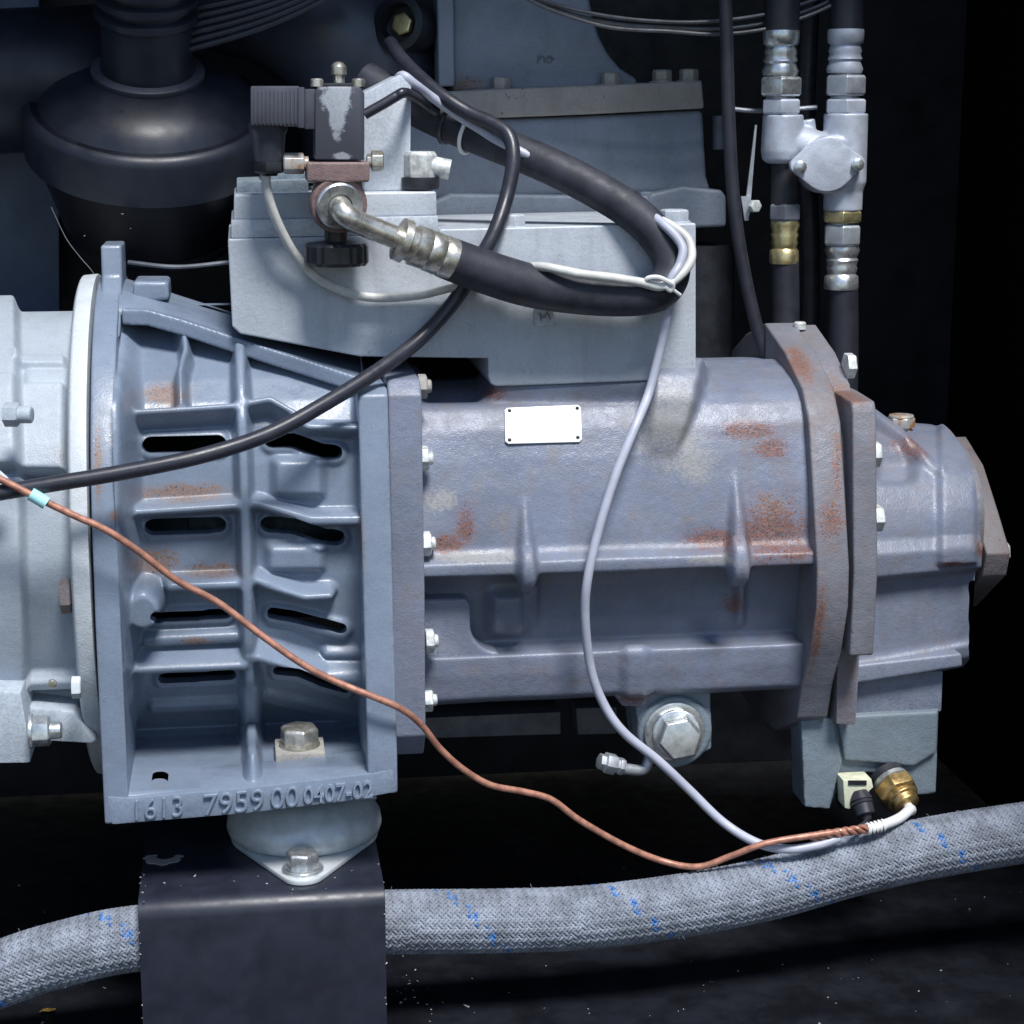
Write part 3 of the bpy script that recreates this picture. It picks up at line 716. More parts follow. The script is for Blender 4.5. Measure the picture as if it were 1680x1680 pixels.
# block under the end cover
m = MB()
m.prism([(1372, 1108), (1548, 1100), (1545, 1168), (1376, 1172)], -214, -20); build('neck', m, M['airend'], air, bevel=4)
m = MB(); m.prism([(1400, 1092), (1578, 1072), (1580, 1094), (1404, 1122)], -238, -190); build('ledge', m, M['airend'], air, bevel=5, seg=3)
m = MB(); m.prism([(1314, 1180), (1372, 1176), (1372, 1172), (1541, 1163), (1536, 1302), (1500, 1306), (1480, 1270), (1410, 1268), (1380, 1290), (1360, 1328), (1318, 1322)], -216, -150)
m.prism([(1314, 1182), (1368, 1178), (1382, 1250), (1362, 1328), (1320, 1325)], -232, -210)
m.prism([(1374, 1176), (1540, 1167), (1537, 1235), (1500, 1258), (1386, 1248)], -226, -212)
build('oil_block', m, M['block'], air, cast=(2.4, 9), angle=70)
# bottom lug and drain plug boss
m = MB(); m.prism([(1003, 1136), (1068, 1136), (1056, 1160), (1022, 1160)], -250, -170); build('bottom_lug', m, M['airend'], air, bevel=5, seg=3)
m = MB(); m.prism([(1040, 1140), (1166, 1128), (1168, 1228), (1128, 1248), (1052, 1238)], -232, -130)
m.lathe(U(1106, 1200, -232), (0, -1, -0.05), [(-30, 62), (4, 60), (8, 56)], 44)
build('drain_boss', m, M['block'], air, cast=(2.4, 4), angle=70)
m = MB(); m.lathe(U(1106, 1199, -242), (0, -1, -0.05), [(0, 48), (5, 48), (6, 46), (6, 38), (2, 37)], 44); build('sealing_washer', m, M['zinc'], air)
m = MB(); o = U(1110, 1203, -246); m.lathe(o, (-0.1, -1, 0.12), [(0, 39), (6, 39), (8, 36)], 36); m.hexa(o+[0, -6, 0], (-0.1, -1, 0.12), 36, 40, 0.2)
build('drain_plug', m, M['zinc'], air, bevel=1.5)
# small stub fitting beside the drain plug
m = MB(); m.tube(W3((1066, 1244, -210), (1056, 1262, -214), (1030, 1262, -220), (1008, 1256, -224)), 9, 14)
m.lathe(U(1022, 1258, -222), U(980, 1248, -228)-U(1022, 1258, -222), [(0, 14), (8, 14), (9, 12), (14, 12), (15, 17), (32, 17), (34, 13), (42, 13)], 6)
build('stub_fitting', m, M['zinc_dull'], air, bevel=1)
# ================================================================== INTAKE HOUSING ON TOP OF THE COMPRESSOR
DI = -216
intk = thing('intake_housing', 'light grey painted intake housing bolted on top of the compressor, stepped lower edge', 'intake housing', U(900, 632, -150))
m = MB()
m.prism([(374, 400), (374, 392), (720, 384), (722, 376), (1142, 366), (1142, 622), (814, 634), (805, 630), (801, 618), (801, 588), (590, 585), (394, 548), (381, 536)], DI, 150)
build('body', m, M['intake'], intk, bevel=9, seg=4)
m = MB(); m.prism([(379, 361), (719, 354), (719, 384), (379, 391)], DI+4, 60); build('lower_step', m, M['intake'], intk, bevel=3)
m = MB(); m.prism([(384, 319), (716, 314), (717, 354), (383, 361)], DI+10, 40); build('upper_step', m, M['intake'], intk, bevel=4, seg=3)
m = MB(); m.prism([(388, 298), (506, 294), (506, 318), (388, 319)], DI+60, 20); m.prism([(428, 276), (520, 274), (520, 300), (428, 300)], DI+90, 20)
build('valve_seat', m, M['block'], intk, bevel=3)
m = MB(); m.prism([(597, 152), (656, 122), (675, 142), (673, 312), (597, 314)], DI+50, 0); build('upright_block', m, M['intake'], intk, bevel=3)
m = MB(); o = U(690, 310, -170); m.lathe(o, (0, 0, 1), [(0, 27), (4, 28), (17, 28)], 30); build('washer', m, M['dark_iron'], intk)
m = MB(); m.hexa(o+[0, 0, 17], (0, 0, 1), 25, 38, 0.3); m.cyl(o+[14, 0, 34], o+[44, -4, 28], 15, 20); build('plug', m, M['white_bolt'], intk, bevel=1.5)
for x, y, d in ((1106, 364, -180), (838, 372, -190)):
    o = U(x, y, d); m = MB(); m.lathe(o-[0, 0, 2], (0, 0, 1), [(0, 25), (4, 25)], 24); m.hexa(o+[0, 0, 2], (0, 0, 1), 22, 17, 0.15); build('bolt', m, M['intake'], intk, bevel=1)
m = MB(); m.prism([(877, 503), (908, 502), (909, 535), (878, 536)], DI-7, DI+4); build('raised_pad', m, M['intake'], intk, bevel=1.5)
m = MB()
for a, b in (((885, 514), (888, 526)), ((885, 514), (893, 522)), ((893, 522), (897, 511)), ((897, 511), (903, 524))):
    m.tube([U(*a, DI-7), U(*b, DI-7)], 1.5, 6, 2)
build('raised_mark', m, M['block'], intk)
m = MB()
for a, b in (((818, 478), (818, 490)), ((818, 484), (825, 478)), ((818, 484), (826, 491))): m.tube([U(*a, DI), U(*b, DI)], 1.2, 6, 2)
build('raised_letter', m, M['block'], intk)

# ================================================================== SOLENOID VALVE
sol = thing('solenoid_valve', 'dark solenoid coil with worn white face on a brown valve body with black knob', 'valve', U(552, 440, -265))
m = MB(); m.prism([(517, 150), (521, 142), (590, 142), (597, 150), (597, 262), (517, 262)], -312, -235); build('coil', m, M['coil'], sol, bevel=3)
m = MB(); m.prism([(513, 136), (600, 136), (600, 144), (513, 144)], -300, -240); build('top_yoke', m, M['dark_iron'], sol, bevel=2)
for x in (520, 588):
    m = MB(); m.lathe(U(x, 142, -298), (0, 0, 1), [(0, 9), (9, 9), (11, 7)], 16); build('screw', m, M['nickel'], sol)
m = MB(); m.lathe(U(556, 138, -270), (0, 0, 1), [(0, 8), (12, 8), (13, 11), (24, 11), (29, 7), (31, 3)], 20); build('tip_nut', m, M['nickel'], sol)
m = MB(); m.prism([(411, 141), (492, 141), (492, 208), (411, 206)], -318, -240); build('connector', m, M['plastic'], sol, bevel=3)
con = bpy.data.objects[[o.name for o in COL.objects if o.name.startswith('connector')][-1]]
m0 = None
for i in range(11):
    x = 417+i*6.6
    m = MB(); m.prism([(x, 148), (x+3.4, 148), (x+3.4, 203), (x, 203)], -320.5, -316); build('grip_rib', m, M['plastic'], con, bevel=0.6)
m = MB(); m.prism([(489, 143), (500, 143), (500, 210), (489, 210)], -322, -236); m.prism([(500, 146), (518, 146), (518, 212), (500, 212)], -306, -240); build('connector_flange', m, M['plastic'], sol, bevel=2)
o = U(440, 208, -280); dn = np.array([0, 0, -1.0])
m = MB(); m.lathe(o, dn, [(-4, 27), (6, 27), (10, 24), (46, 21), (50, 19)], 28); build('cable_gland', m, M['plastic'], sol)
m = MB(); m.hexa(o+dn*48, dn, 23, 16, 0.2); m.lathe(o+dn*60, dn, [(0, 14), (8, 11)], 20); build('gland_nut', m, M['black_plastic'], sol, bevel=1)
m = MB(); m.prism([(503, 266), (607, 266), (606, 299), (504, 299)], -318, -222); build('valve_plate', m, M['bronze'], sol, bevel=4, seg=3)
m = MB(); m.prism([(518, 290), (594, 290), (596, 330), (590, 352), (575, 368), (538, 368), (522, 352), (515, 330)], -306, -226)
m.lathe(U(556, 336, -304), (0.15, -1, -0.15), [(-10, 42), (6, 40)], 36)
build('valve_body', m, M['bronze'], sol, cast=(2.0, 4), angle=70)
rg = U(556, 337, -312)
m = MB(); m.lathe(rg, (0.2, -1, -0.2), [(0, 33), (6, 33), (8, 31), (8, 18), (2, 17)], 36); build('port_ring', m, M['zinc'], sol)
for x0, x1, y, mm in ((504, 472, 268, 'stained'), (604, 624, 264, 'nickel')):
    s_ = np.sign(x1-x0); p = U(x0, y, -285); m = MB(); m.lathe(p, (s_, 0, 0), [(-2, 10), (4, 10), (5, 15), (abs(x1-x0), 15), (abs(x1-x0)+2, 12)], 6, 0.5); build('side_plug', m, M[mm], sol, bevel=1)
m = MB(); m.lathe(U(552, 372, -268), dn, [(-8, 18), (26, 17)], 24); build('knob_stem', m, M['black_plastic'], sol)
m = MB(); pr2 = [(0, 20), (3, 43), (7, 46), (30, 46), (35, 42), (36, 20)]
o = U(552, 395, -268); ax, a, b = frame(dn); v = []; n = 72
for sv, r in pr2:
    for j in range(n):
        t = j*2*math.pi/n; rr = r-(2.0 if (j % 6) in (0, 1) and r > 40 else 0); v.append(o+ax*sv+rr*(math.cos(t)*a+math.sin(t)*b))
f = [(i*n+j, i*n+(j+1) % n, (i+1)*n+(j+1) % n, (i+1)*n+j) for i in range(len(pr2)-1) for j in range(n)]+[tuple(range(n)), tuple((len(pr2)-1)*n+j for j in range(n))]
m.add(v, f); build('knob', m, M['black_plastic'], sol, angle=30)

# ================================================================== OIL HOSE FROM THE VALVE
hose = thing('rubber_hose', 'thick charcoal rubber hose with crimped steel end, looping right and back behind the valve', 'hose', U(900, 490, -262))
m = MB(); m.tube(W3((556, 337, -308), (559, 343, -326), (572, 357, -332), (600, 370, -322), (640, 386, -312), (662, 394, -306)), 16.5, 24, 8); build('steel_tube', m, M['nickel'], hose)
e0 = U(652, 391, -308); e1 = U(744, 427, -292); ax = e1-e0; L = np.linalg.norm(ax)
m = MB(); m.lathe(e0, ax, [(0, 20), (2, 31), (13, 32), (16, 26), (23, 26), (26, 30), (44, 29.5), (46, 28.3), (49, 30), (66, 30), (68, 28.6), (71, 30.5), (L-2, 30.5), (L, 27)], 32); build('crimp_ferrule', m, M['nickel'], hose, angle=50)
hp = W3((728, 421, -294), (790, 444, -284), (860, 466, -276), (930, 479, -270), (1000, 486, -268), (1050, 486, -268), (1082, 478, -264), (1100, 455, -256), (1100, 425, -246), (1080, 390, -236), (1040, 350, -222), (980, 312, -200), (910, 276, -170), (850, 250, -140), (780, 222, -100), (720, 196, -60), (660, 166, -20), (600, 130, 20))
m = MB(); m.tube(hp, 27.5, 28, 8, rfun=lambda t: 1+0.16*math.exp(-((t-0.1)/0.16)**2)); build('hose', m, M['hose'], hose)

# ================================================================== CABLES AND WIRES
def cable(name, path, r, mat, label, cat, group=None, n=12, seg=8):
    m = MB(); m.tube(W3(*path), r, n, seg); return solo(name, m, M[mat], label, cat, group)
cable('black_cable', [(640, 70, 20), (660, 98, -30), (692, 130, -80), (730, 161, -118), (770, 186, -138), (806, 202, -158), (834, 222, -178), (842, 262, -196), (832, 320, -212), (812, 380, -238), (785, 428, -246), (748, 490, -236), (690, 555, -250), (620, 608, -300), (530, 664, -352), (440, 712, -392), (330, 748, -425), (200, 775, -436), (80, 795, -440), (-40, 815, -440)], 11.0, 'cable',
      'thick black cable drooping from the upper hose across the slotted housing to the left edge', 'cable', n=16, seg=10)
cable('white_cable', [(440, 262, -280), (436, 285, -280), (441, 325, -276), (460, 375, -262), (490, 425, -246), (535, 465, -236), (600, 487, -230), (680, 485, -230), (740, 472, -236), (790, 464, -238), (826, 455, -244), (862, 440, -262), (892, 438, -296), (920, 443, -305), (955, 450, -308), (1000, 455, -306), (1050, 463, -302), (1084, 470, -300), (1116, 452, -296), (1134, 425, -284), (1130, 395, -270), (1108, 374, -258), (1085, 362, -248)], 6.8, 'white_cable',
      'off-white cable hanging from the solenoid connector and running along the looped hose', 'cable', seg=10)
cable('pale_sensor_cable', [(646, 138, -110), (660, 124, -150), (680, 138, -150), (705, 157, -125), (735, 178, -116), (761, 196, -124), (789, 213, -137), (814, 229, -150), (850, 247, -168), (884, 262, -172), (920, 272, -166), (980, 298, -180), (1040, 335, -205), (1086, 366, -258), (1118, 402, -280), (1116, 432, -290), (1100, 462, -296), (1096, 500, -262), (1088, 550, -256), (1066, 640, -262), (1042, 700, -300), (1010, 780, -322), (982, 870, -334), (964, 950, -340), (960, 1010, -332), (968, 1090, -318), (988, 1150, -314), (1022, 1200, -318), (1080, 1248, -316), (1130, 1295, -310), (1185, 1348, -320), (1240, 1382, -352), (1290, 1393, -366), (1340, 1387, -370), (1376, 1375, -366)], 7.0, 'grey_cable',
      'pale grey cable looping down across the compressor body to the sensors below', 'cable', seg=10)
cw = [(-30, 775, -452), (0, 786, -452), (62, 817, -452), (120, 845, -450), (175, 870, -448), (228, 905, -440), (290, 952, -425), (360, 990, -415), (430, 1043, -416), (500, 1092, -418), (560, 1122, -418), (620, 1146, -422), (660, 1164, -418), (692, 1190, -396), (722, 1228, -380), (760, 1262, -370), (805, 1288, -360), (860, 1299, -350), (905, 1312, -345), (950, 1345, -340), (1020, 1385, -335), (1085, 1412, -330), (1145, 1422, -350), (1200, 1404, -362), (1255, 1384, -374), (1330, 1371, -374), (1425, 1358, -364)]
cable('copper_wire', cw, 5.0, 'copper', 'thin copper-coloured wire hanging from the left edge across the housing to the lower right sensor', 'wire', n=10, seg=8)
m = MB(); m.tube(W3((50, 810, -453), (62, 817, -453), (76, 826, -453)), 9, 14, 4); solo('tape_marker', m, M['cyan'], 'small turquoise tape marker wrapped round the copper wire near the left edge', 'tape')
def ring(center, ax, R, r, name, mat, label, sub=None):
    _, a, b = frame(ax); pts = [np.asarray(center)+R*(math.cos(t)*a+math.sin(t)*b) for t in np.linspace(0, 2*math.pi, 33)]
    m = MB(); m.tube(pts, r, 8, 1, caps=False)
    if sub is not None: m.slab(np.array([[-5, -3, -5], [5, -3, -5], [5, -3, 5], [-5, -3, 5]])+np.asarray(sub), np.zeros(3), np.array([0, 7, 0]))
    return m
def hose_at(px, py, d): return U(px, py, d)
m = ring(U(772, 219, -96), U(850, 250, -140)-U(720, 196, -60), 31, 3.2, '', '', ''); solo('cable_tie', m, M['tie'], 'white cable tie round the upper hose beside the black cable', 'cable tie')
m = ring(U(738, 204, -72), U(850, 250, -140)-U(720, 196, -60), 29.5, 4, '', '', ''); m.tube(W3((778, 196, -138), (786, 186, -140), (792, 188, -140), (788, 198, -138)), 2.5, 8, 4); solo('cable_tie', m, M['cable'], 'black cable tie round the upper hose with its tail sticking up', 'cable tie')
m = MB(); m.tube(W3((1058, 462, -304), (1064, 456, -308), (1080, 455, -310), (1096, 462, -308), (1104, 468, -304), (1100, 476, -302), (1090, 470, -306)), 3.6, 8, 6)
m.tube(W3((1094, 466, -306), (1108, 478, -300), (1116, 484, -296)), 2.6, 8, 3); solo('cable_tie', m, M['tie'], 'white cable tie binding the cables at the bend of the hose', 'cable tie')

# ================================================================== SENSORS ON THE OIL BLOCK
sp = thing('sensor_plug', 'cream square connector with black boot plugged under the oil block', 'connector', U(1405, 1340, -250))
m = MB(); m.prism([(1376, 1272), (1424, 1272), (1426, 1326), (1382, 1332)], -234, -200); build('socket', m, M['dark_iron'], sp, bevel=3)
m = MB(); m.prism([(1383, 1280), (1430, 1278), (1433, 1292), (1426, 1298), (1428, 1322), (1414, 1324), (1412, 1308), (1398, 1308), (1396, 1328), (1386, 1326)], -262, -225); build('housing', m, M['cream'], sp, bevel=2)
m = MB(); m.rect(1392, 1281, 1422, 1288, -264, -258); build('slot', m, M['black_plastic'], sp)
m = MB(); m.lathe(U(1411, 1308, -258), (0.12, -0.6, -0.75), [(-8, 15), (6, 19), (8, 17), (12, 19), (14, 17), (30, 16), (34, 9), (40, 7)], 24); build('boot', m, M['rubber'], sp)
m = MB(); m.tube(W3((1416, 1326, -276), (1422, 1342, -284), (1418, 1352, -330), (1400, 1362, -364)), 4.5, 10, 5); build('lead', m, M['dark_iron'], sp)
bs = thing('brass_sensor', 'brass hexagonal sensor with white lead screwed into the oil block', 'sensor', U(1478, 1340, -250))
ax = np.array([0.25, -0.85, -0.45]); o = U(1456, 1276, -222)
m = MB(); m.lathe(o, ax, [(-6, 30), (6, 30), (8, 27)], 30); build('seal', m, M['dark_iron'], bs)
m = MB(); m.lathe(o+ax*8, ax, [(0, 31), (7, 31), (9, 28)], 30); build('washer', m, M['zinc'], bs)
m = MB(); m.hexa(o+ax*18, ax, 35, 24, 0.1); m.lathe(o+ax*42, ax, [(0, 27), (8, 27), (10, 22), (20, 22), (22, 16)], 24); build('hex_body', m, M['brass'], bs, bevel=1.5)
m = MB(); e = o+ax*60
m.tube([e, e+ax*14]+W3((1493, 1328, -300), (1476, 1342, -328), (1450, 1353, -352), (1422, 1360, -364)), 8, 12, 6); build('lead', m, M['tie'], bs)
m = MB(); m.tube(W3((1450, 1353, -352), (1437, 1357, -358), (1420, 1361, -364)), 9, 12, 3)
for i in range(5): q = U(1426+i*6, 1359.5-i*1.5, -363+i*2.3); m.lathe(q, (-1, 0, -0.2), [(0, 10), (3, 10)], 14)
build('printed_sleeve', m, M['tie'], bs)
m = MB()
for i in range(4): q = U(1430+i*6, 1359-i*1.6, -361+i*2.3); m.lathe(q, (-1, 0, -0.2), [(0, 9.6), (2.4, 9.6)], 14)
build('sleeve_ring', m, M['black_plastic'], bs)
# twist of wires at the junction
m = MB()
for k in range(3):
    pts = [U(1330+i*9.5, 1373-i*1.4+5*math.sin(i*1.5+k*2.1), -368-5*math.cos(i*1.5+k*2.1)) for i in range(11)]
    m.tube(pts, 3.4, 8, 4)
solo('wire_twist', m, M['copper'], 'twisted end of copper wires bound where they meet the white lead', 'wire')

# ================================================================== OIL SEPARATOR VESSEL BEHIND
DV = 190
ves = thing('separator_vessel', 'blue-grey cast oil separator vessel standing behind the intake housing with a tan flange', 'vessel', U(930, 380, 330))
m = MB(); m.prism([(742, -60), (962, -60), (968, 0), (974, 30), (984, 60), (998, 88), (1018, 112), (1044, 128), (1050, 150), (742, 150)], DV+40, DV+300); build('neck', m, M['vessel'], ves, bevel=10, seg=4)
m = MB(); m.prism([(716, -60), (744, -60), (746, 142), (720, 142)], DV+10, DV+80); build('side_rib', m, M['vessel'], ves, bevel=5, seg=3)
m = MB(); m.prism([(690, 152), (800, 146), (1152, 132), (1156, 178), (960, 188), (760, 196), (690, 180)], DV, DV+320); build('flange', m, M['vessel_flange'], ves, bevel=5, seg=3)
vc = U(925, 250, DV+170); 
m = MB(); m.prism([(660, 200), (960, 190), (1154, 180), (1160, 290), (1168, 316), (660, 330)], DV+14, DV+320); build('drum', m, M['vessel'], ves, bevel=12, seg=4)
m = MB(); m.prism([(700, 336), (740, 318), (1050, 322), (1120, 306), (1185, 312), (1192, 324), (1192, 372), (1100, 376), (700, 420)], DV-20, DV+320); build('base', m, M['vessel'], ves, bevel=9, seg=4)
m = MB()
m.tube(W3((884, 90, DV+39), (882, 104, DV+39)), 1.2, 6, 3); m.tube(W3((884, 98, DV+39), (892, 92, DV+39), (893, 104, DV+39)), 1.2, 6, 3); m.tube(W3((900, 94, DV+39), (906, 99, DV+39), (900, 103, DV+39), (896, 98, DV+39), (902, 92, DV+39), (910, 98, DV+39)), 1.2, 6, 3)
build('raised_mark', m, M['frame_grey'], ves)
bo = None
for x, y in ((822, 146), (1002, 138), (1086, 134), (1130, 133)):
    p = U(x, y, DV+24)
    if bo is None:
        m = MB(); m.lathe(p-[0, 0, 4], (0, 0, 1), [(0, 22), (5, 22)], 20); m.hexa(p, (0, 0, 1), 17, 20, 0.2); bo = build('bolt', m, M['vessel_flange'], ves, bevel=1.5); p0 = p
    else: twin(bo, p-p0)
m = MB(); m.hexa(U(1060, 328, DV-6), (0, 0, 1), 15, 14, 0.2); build('bolt', m, M['vessel'], ves, bevel=1)
m = MB(); m.cyl(U(1180, 190, DV+50), U(1180, 245, DV+50), 12, 16); build('stud', m, M['frame_grey'], ves)
# pipe drum seen between the intake housing and the right hoses
m = MB(); m.lathe(U(1150, 400, 240), (0, 0, -1), [(0, 60), (200, 60)], 40)
solo('upright_pipe', m, M['dark_iron'], 'dark upright pipe in the shade right of the intake housing', 'pipe')
# dark pipe mouth behind the upright block
pm = thing('pipe_union', 'dark ringed pipe union with yellowish metal inside, half hidden left of the vessel', 'pipe union', U(650, 40, 220))
o = U(655, 38, 200); ax = np.array([-0.55, -0.8, 0.1]); ax /= np.linalg.norm(ax)
m = MB(); m.lathe(o, ax, [(-60, 40), (0, 46), (4, 46), (5, 33), (-20, 30)], 36); build('outer_ring', m, M['black_plastic'], pm)
m = MB(); m.hexa(o-ax*16, ax, 20, 10, 0.3); build('inner_nut', m, M['cad'], pm, bevel=2)
cable('black_cable', [(598, 188, -226), (630, 170, -225), (650, 158, -224), (664, 152, -218), (682, 160, -150), (700, 172, -108), (716, 184, -92)], 7.5, 'cable', 'short black cable lying over the peak of the grey upright block', 'cable')
# upper wires
wi = None
for i, (dy, dd) in enumerate(((0, 0), (13, 8), (22, -6))):
    cable('thin_wire', [(845, -22+dy*0.4, 60+dd), (905, 6+dy*0.5, 60+dd), (1000, 27+dy*0.8, 60+dd), (1100, 36+dy*0.7, 60+dd), (1180, 34+dy, 60+dd), (1262, 22+dy*1.1, 62+dd), (1330, 2+dy, 64+dd), (1370, -16+dy, 64+dd)], 3.2, 'dim_wire',
          ('topmost of the three thin grey wires sagging along the top edge', 'middle of the three thin grey wires sagging along the top edge', 'lowest of the three thin grey wires sagging along the top edge')[i], 'wire', 'thin wires sagging across the top', n=8)
for i in range(6):
    cable('dark_cable', [(300+i*4, 84-i*14, 150), (380, 62-i*12, 140), (450, 38-i*11, 130), (520, 6-i*10, 120), (580, -30-i*10, 120)], 5.6, 'cable',
          ('lowest', 'second lowest', 'third lowest', 'third highest', 'second highest', 'highest')[i]+' strand of the dark cable bundle fanning to the top edge', 'cable', 'dark cable bundle at the top left', n=10)

# ================================================================== HYDRAULIC FITTINGS, UPPER RIGHT
DH = 60
fit = thing('hose_manifold', 'cast aluminium twin hose manifold with a diamond-shaped cover plate', 'manifold', U(1350, 345, DH))
def vert(px, y0, y1, prof, d=DH, n=36, hexn=None):
    """upright turned piece between photo heights; prof = (fraction from top, radius)"""
    a = U(px, y0, d); b = U(px, y1, d); m = MB(); L = a[2]-b[2]
    m.lathe(a, (0, 0, -1), [(f*L, r) for f, r in prof], hexn or n, 0.25 if hexn else 0); return m
XA, XB = 1285, 1388
m = vert(XA, 188, 268, [(0, 33), (0.75, 35), (0.93, 32), (1, 24)])
mm = vert(XB, 186, 346, [(0, 36), (0.7, 37), (0.8, 32), (1, 32)]); m.v += mm.v; m.f += [tuple(i+m.n for i in q) for q in mm.f]; m.n += mm.n
m.cyl(U(XA+5, 232, DH), U(XB, 262, DH), 32, 36); m.lathe(U(1357, 270, DH-20), (0, -1, 0), [(-30, 48), (16, 46)], 40); m.cyl(U(1325, 196, DH+10), U(1330, 240, DH+10), 12, 20)
build('body', m, M['alu'], fit, cast=(2.2, 5), angle=70)
m = MB(); cx, cy = 1357, 270
o = []
for t in np.linspace(0, 2*math.pi, 64, endpoint=False):
    c, s = math.cos(t), math.sin(t)
    # rounded diamond: hull of a disc r=44 and two small discs r=13 at +-50
    r = max(44, 0)
    best = max(44, 50*abs(c)+13) ; o.append((best, t))
hull = [(cx+44*math.cos(t), cy+44*math.sin(t)) for t in np.linspace(R_(40), R_(140), 14)]
hull = [(cx+50+12*math.cos(t), cy-4+12*math.sin(t)) for t in np.linspace(R_(-52), R_(48), 8)] + [(cx+44*math.cos(t), cy+44*math.sin(t)) for t in np.linspace(R_(44), R_(132), 14)] + [(cx-48+12*math.cos(t), cy+2+12*math.sin(t)) for t in np.linspace(R_(130), R_(232), 8)] + [(cx+44*math.cos(t), cy+44*math.sin(t)) for t in np.linspace(R_(226), R_(312), 14)]
m.prism(hull, DH-52, DH-40); cov = build('cover_plate', m, M['alu'], fit, bevel=2)
for x, y in ((1312, 274), (1406, 270)):
    m = MB(); m.lathe(U(x, y, DH-52), (0, -1, 0), [(0, 10), (7, 10), (9, 7)], 20); build('screw', m, M['zinc'], cov)
FER = [(0, 30), (0.06, 31), (0.3, 30), (0.36, 25), (0.5, 28), (0.56, 26), (0.68, 29), (0.74, 26), (0.9, 31), (1, 29)]
def hyd(name, px, segs, label, mat_h='rubber'):
    t = thing(name, label, 'hose', U(px, segs[-1][2], DH), 'hydraulic hoses at the upper right')
    for kind, y0, y1, r, mt in segs:
        if kind == 'ferrule': mb = vert(px, y0, y1, [(f, rr*r/30) for f, rr in FER]); build(kind, mb, M[mt], t, angle=50)
        elif kind == 'ferrule_up': mb = vert(px, y0, y1, [(1-f, rr*r/30) for f, rr in FER][::-1]); build('ferrule', mb, M[mt], t, angle=50)
        elif kind in ('nut', 'collar'): mb = vert(px, y0, y1, [(0, r*0.9), (0.12, r), (0.88, r), (1, r*0.9)], hexn=6); build(kind, mb, M[mt], t, bevel=1.2)
        elif kind == 'neck': mb = vert(px, y0, y1, [(0, r), (1, r)]); build(kind, mb, M[mt], t)
        elif kind == 'hose': m2 = MB(); m2.tube(W3((px, y0, DH), (px+1, (y0+y1)/2, DH), (px, y1, DH)), r, 24, 8); build(kind, m2, M[mt], t)
hyd('hydraulic_hose', XA-3, [('hose', -80, 54, 29, 'rubber'), ('ferrule', 50, 124, 29, 'zinc'), ('neck', 120, 190, 24, 'zinc_dull'), ('nut', 126, 158, 37, 'zinc'), ('collar', 162, 188, 34, 'alu')], 'black hydraulic hose with shiny nut entering the left top of the manifold')
hyd('hydraulic_hose', XB, [('hose', -80, 54, 28, 'rubber'), ('ferrule', 48, 120, 29, 'alu'), ('neck', 118, 190, 24, 'zinc_dull'), ('nut', 123, 157, 36, 'zinc_dull'), ('collar', 162, 187, 36, 'alu')], 'black hydraulic hose with dull fittings entering the right top of the manifold')
hyd('hydraulic_hose', XA+3, [('neck', 262, 340, 22, 'dark_iron'), ('nut', 334, 362, 28, 'frame_grey'), ('ferrule_up', 362, 432, 24, 'cad'), ('hose', 428, 620, 23, 'rubber')], 'dim black hydraulic hose with yellowish ferrule below the left of the manifold')
hyd('hydraulic_hose', XB-6, [('neck', 340, 408, 23, 'zinc_dull'), ('collar', 345, 365, 35, 'cad'), ('nut', 368, 403, 33, 'zinc_dull'), ('ferrule_up', 404, 474, 28, 'zinc'), ('hose', 470, 640, 26, 'rubber')], 'black hydraulic hose with bright ferrule below the right of the manifold')
cable('black_cable', [(1188, -40, 20), (1192, 60, 20), (1196, 200, 16), (1204, 330, 12), (1218, 430, 8), (1240, 530, 4), (1262, 600, 0)], 11, 'rubber', 'black cable hanging down left of the hydraulic hoses', 'cable')
m = MB(); m.prism([(1239, 205), (1242, 205), (1230, 352), (1221, 352)], 52, 56); m.prism([(1216, 322), (1232, 322), (1228, 362), (1222, 362)], 48, 52); solo('metal_strap', m, M['zinc_dull'], 'thin pointed metal strap left of the hydraulic hoses', 'strap')
m = MB(); m.hexa(U(1236, 338, 44), (0.3, -1, 0), 11, 10); solo('strap_bolt', m, M['white_bolt'], 'small pale bolt head beside the pointed strap', 'bolt', bevel=0.8)
m = MB(); m.tube(W3((1195, 178, 100), (1250, 182, 100), (1340, 176, 100)), 4, 8, 6); solo('cross_wire', m, M['zinc_dull'], 'short thin wire crossing behind the two manifold hoses', 'wire')
m = MB()
m.tube(W3((1330, -30, 150), (1326, 80, 150), (1322, 200, 150), (1330, 420, 150), (1326, 620, 150)), 16, 14, 6); solo('dark_pipe', m, M['dark_iron'], 'dark upright pipe between and behind the two hydraulic hoses', 'pipe')

# ================================================================== AIR CLEANER, LEFT
ac = thing('air_cleaner', 'navy-black round air cleaner with a domed cap and ribbed intake hose', 'air cleaner', U(255, 450, 250))
TL = R_(26); cax = np.array([0.03, -math.sin(TL), math.cos(TL)]); cax /= np.linalg.norm(cax)
c0 = U(246, 243, 250)
m = MB(); m.lathe(c0, cax, [(-154, 130), (-150, 150), (-140, 152), (-136, 146), (-20, 182), (-2, 186)], 96); build('canister', m, M['cleaner_dark'], ac)
m = MB(); m.lathe(c0, cax, [(-4, 199), (0, 204), (66, 204), (76, 200), (82, 190)], 110); build('band', m, M['cleaner'], ac, angle=50)
m = MB(); m.lathe(c0, cax, [(82, 190), (80, 180), (86, 175), (98, 166), (112, 148), (122, 126), (130, 102), (134, 84)], 96); build('cap', m, M['cleaner'], ac, angle=60)
cc = c0+cax*134
m = MB(); m.lathe(cc, cax, [(-4, 88), (0, 91), (7, 91), (10, 86)], 72); build('collar', m, M['plastic'], ac)
ph = [(8, 76), (30, 73), (92, 73)]
for i in range(8):
    s = 96+i*26; ph += [(s, 72), (s+4, 82), (s+14, 82), (s+18, 72)]
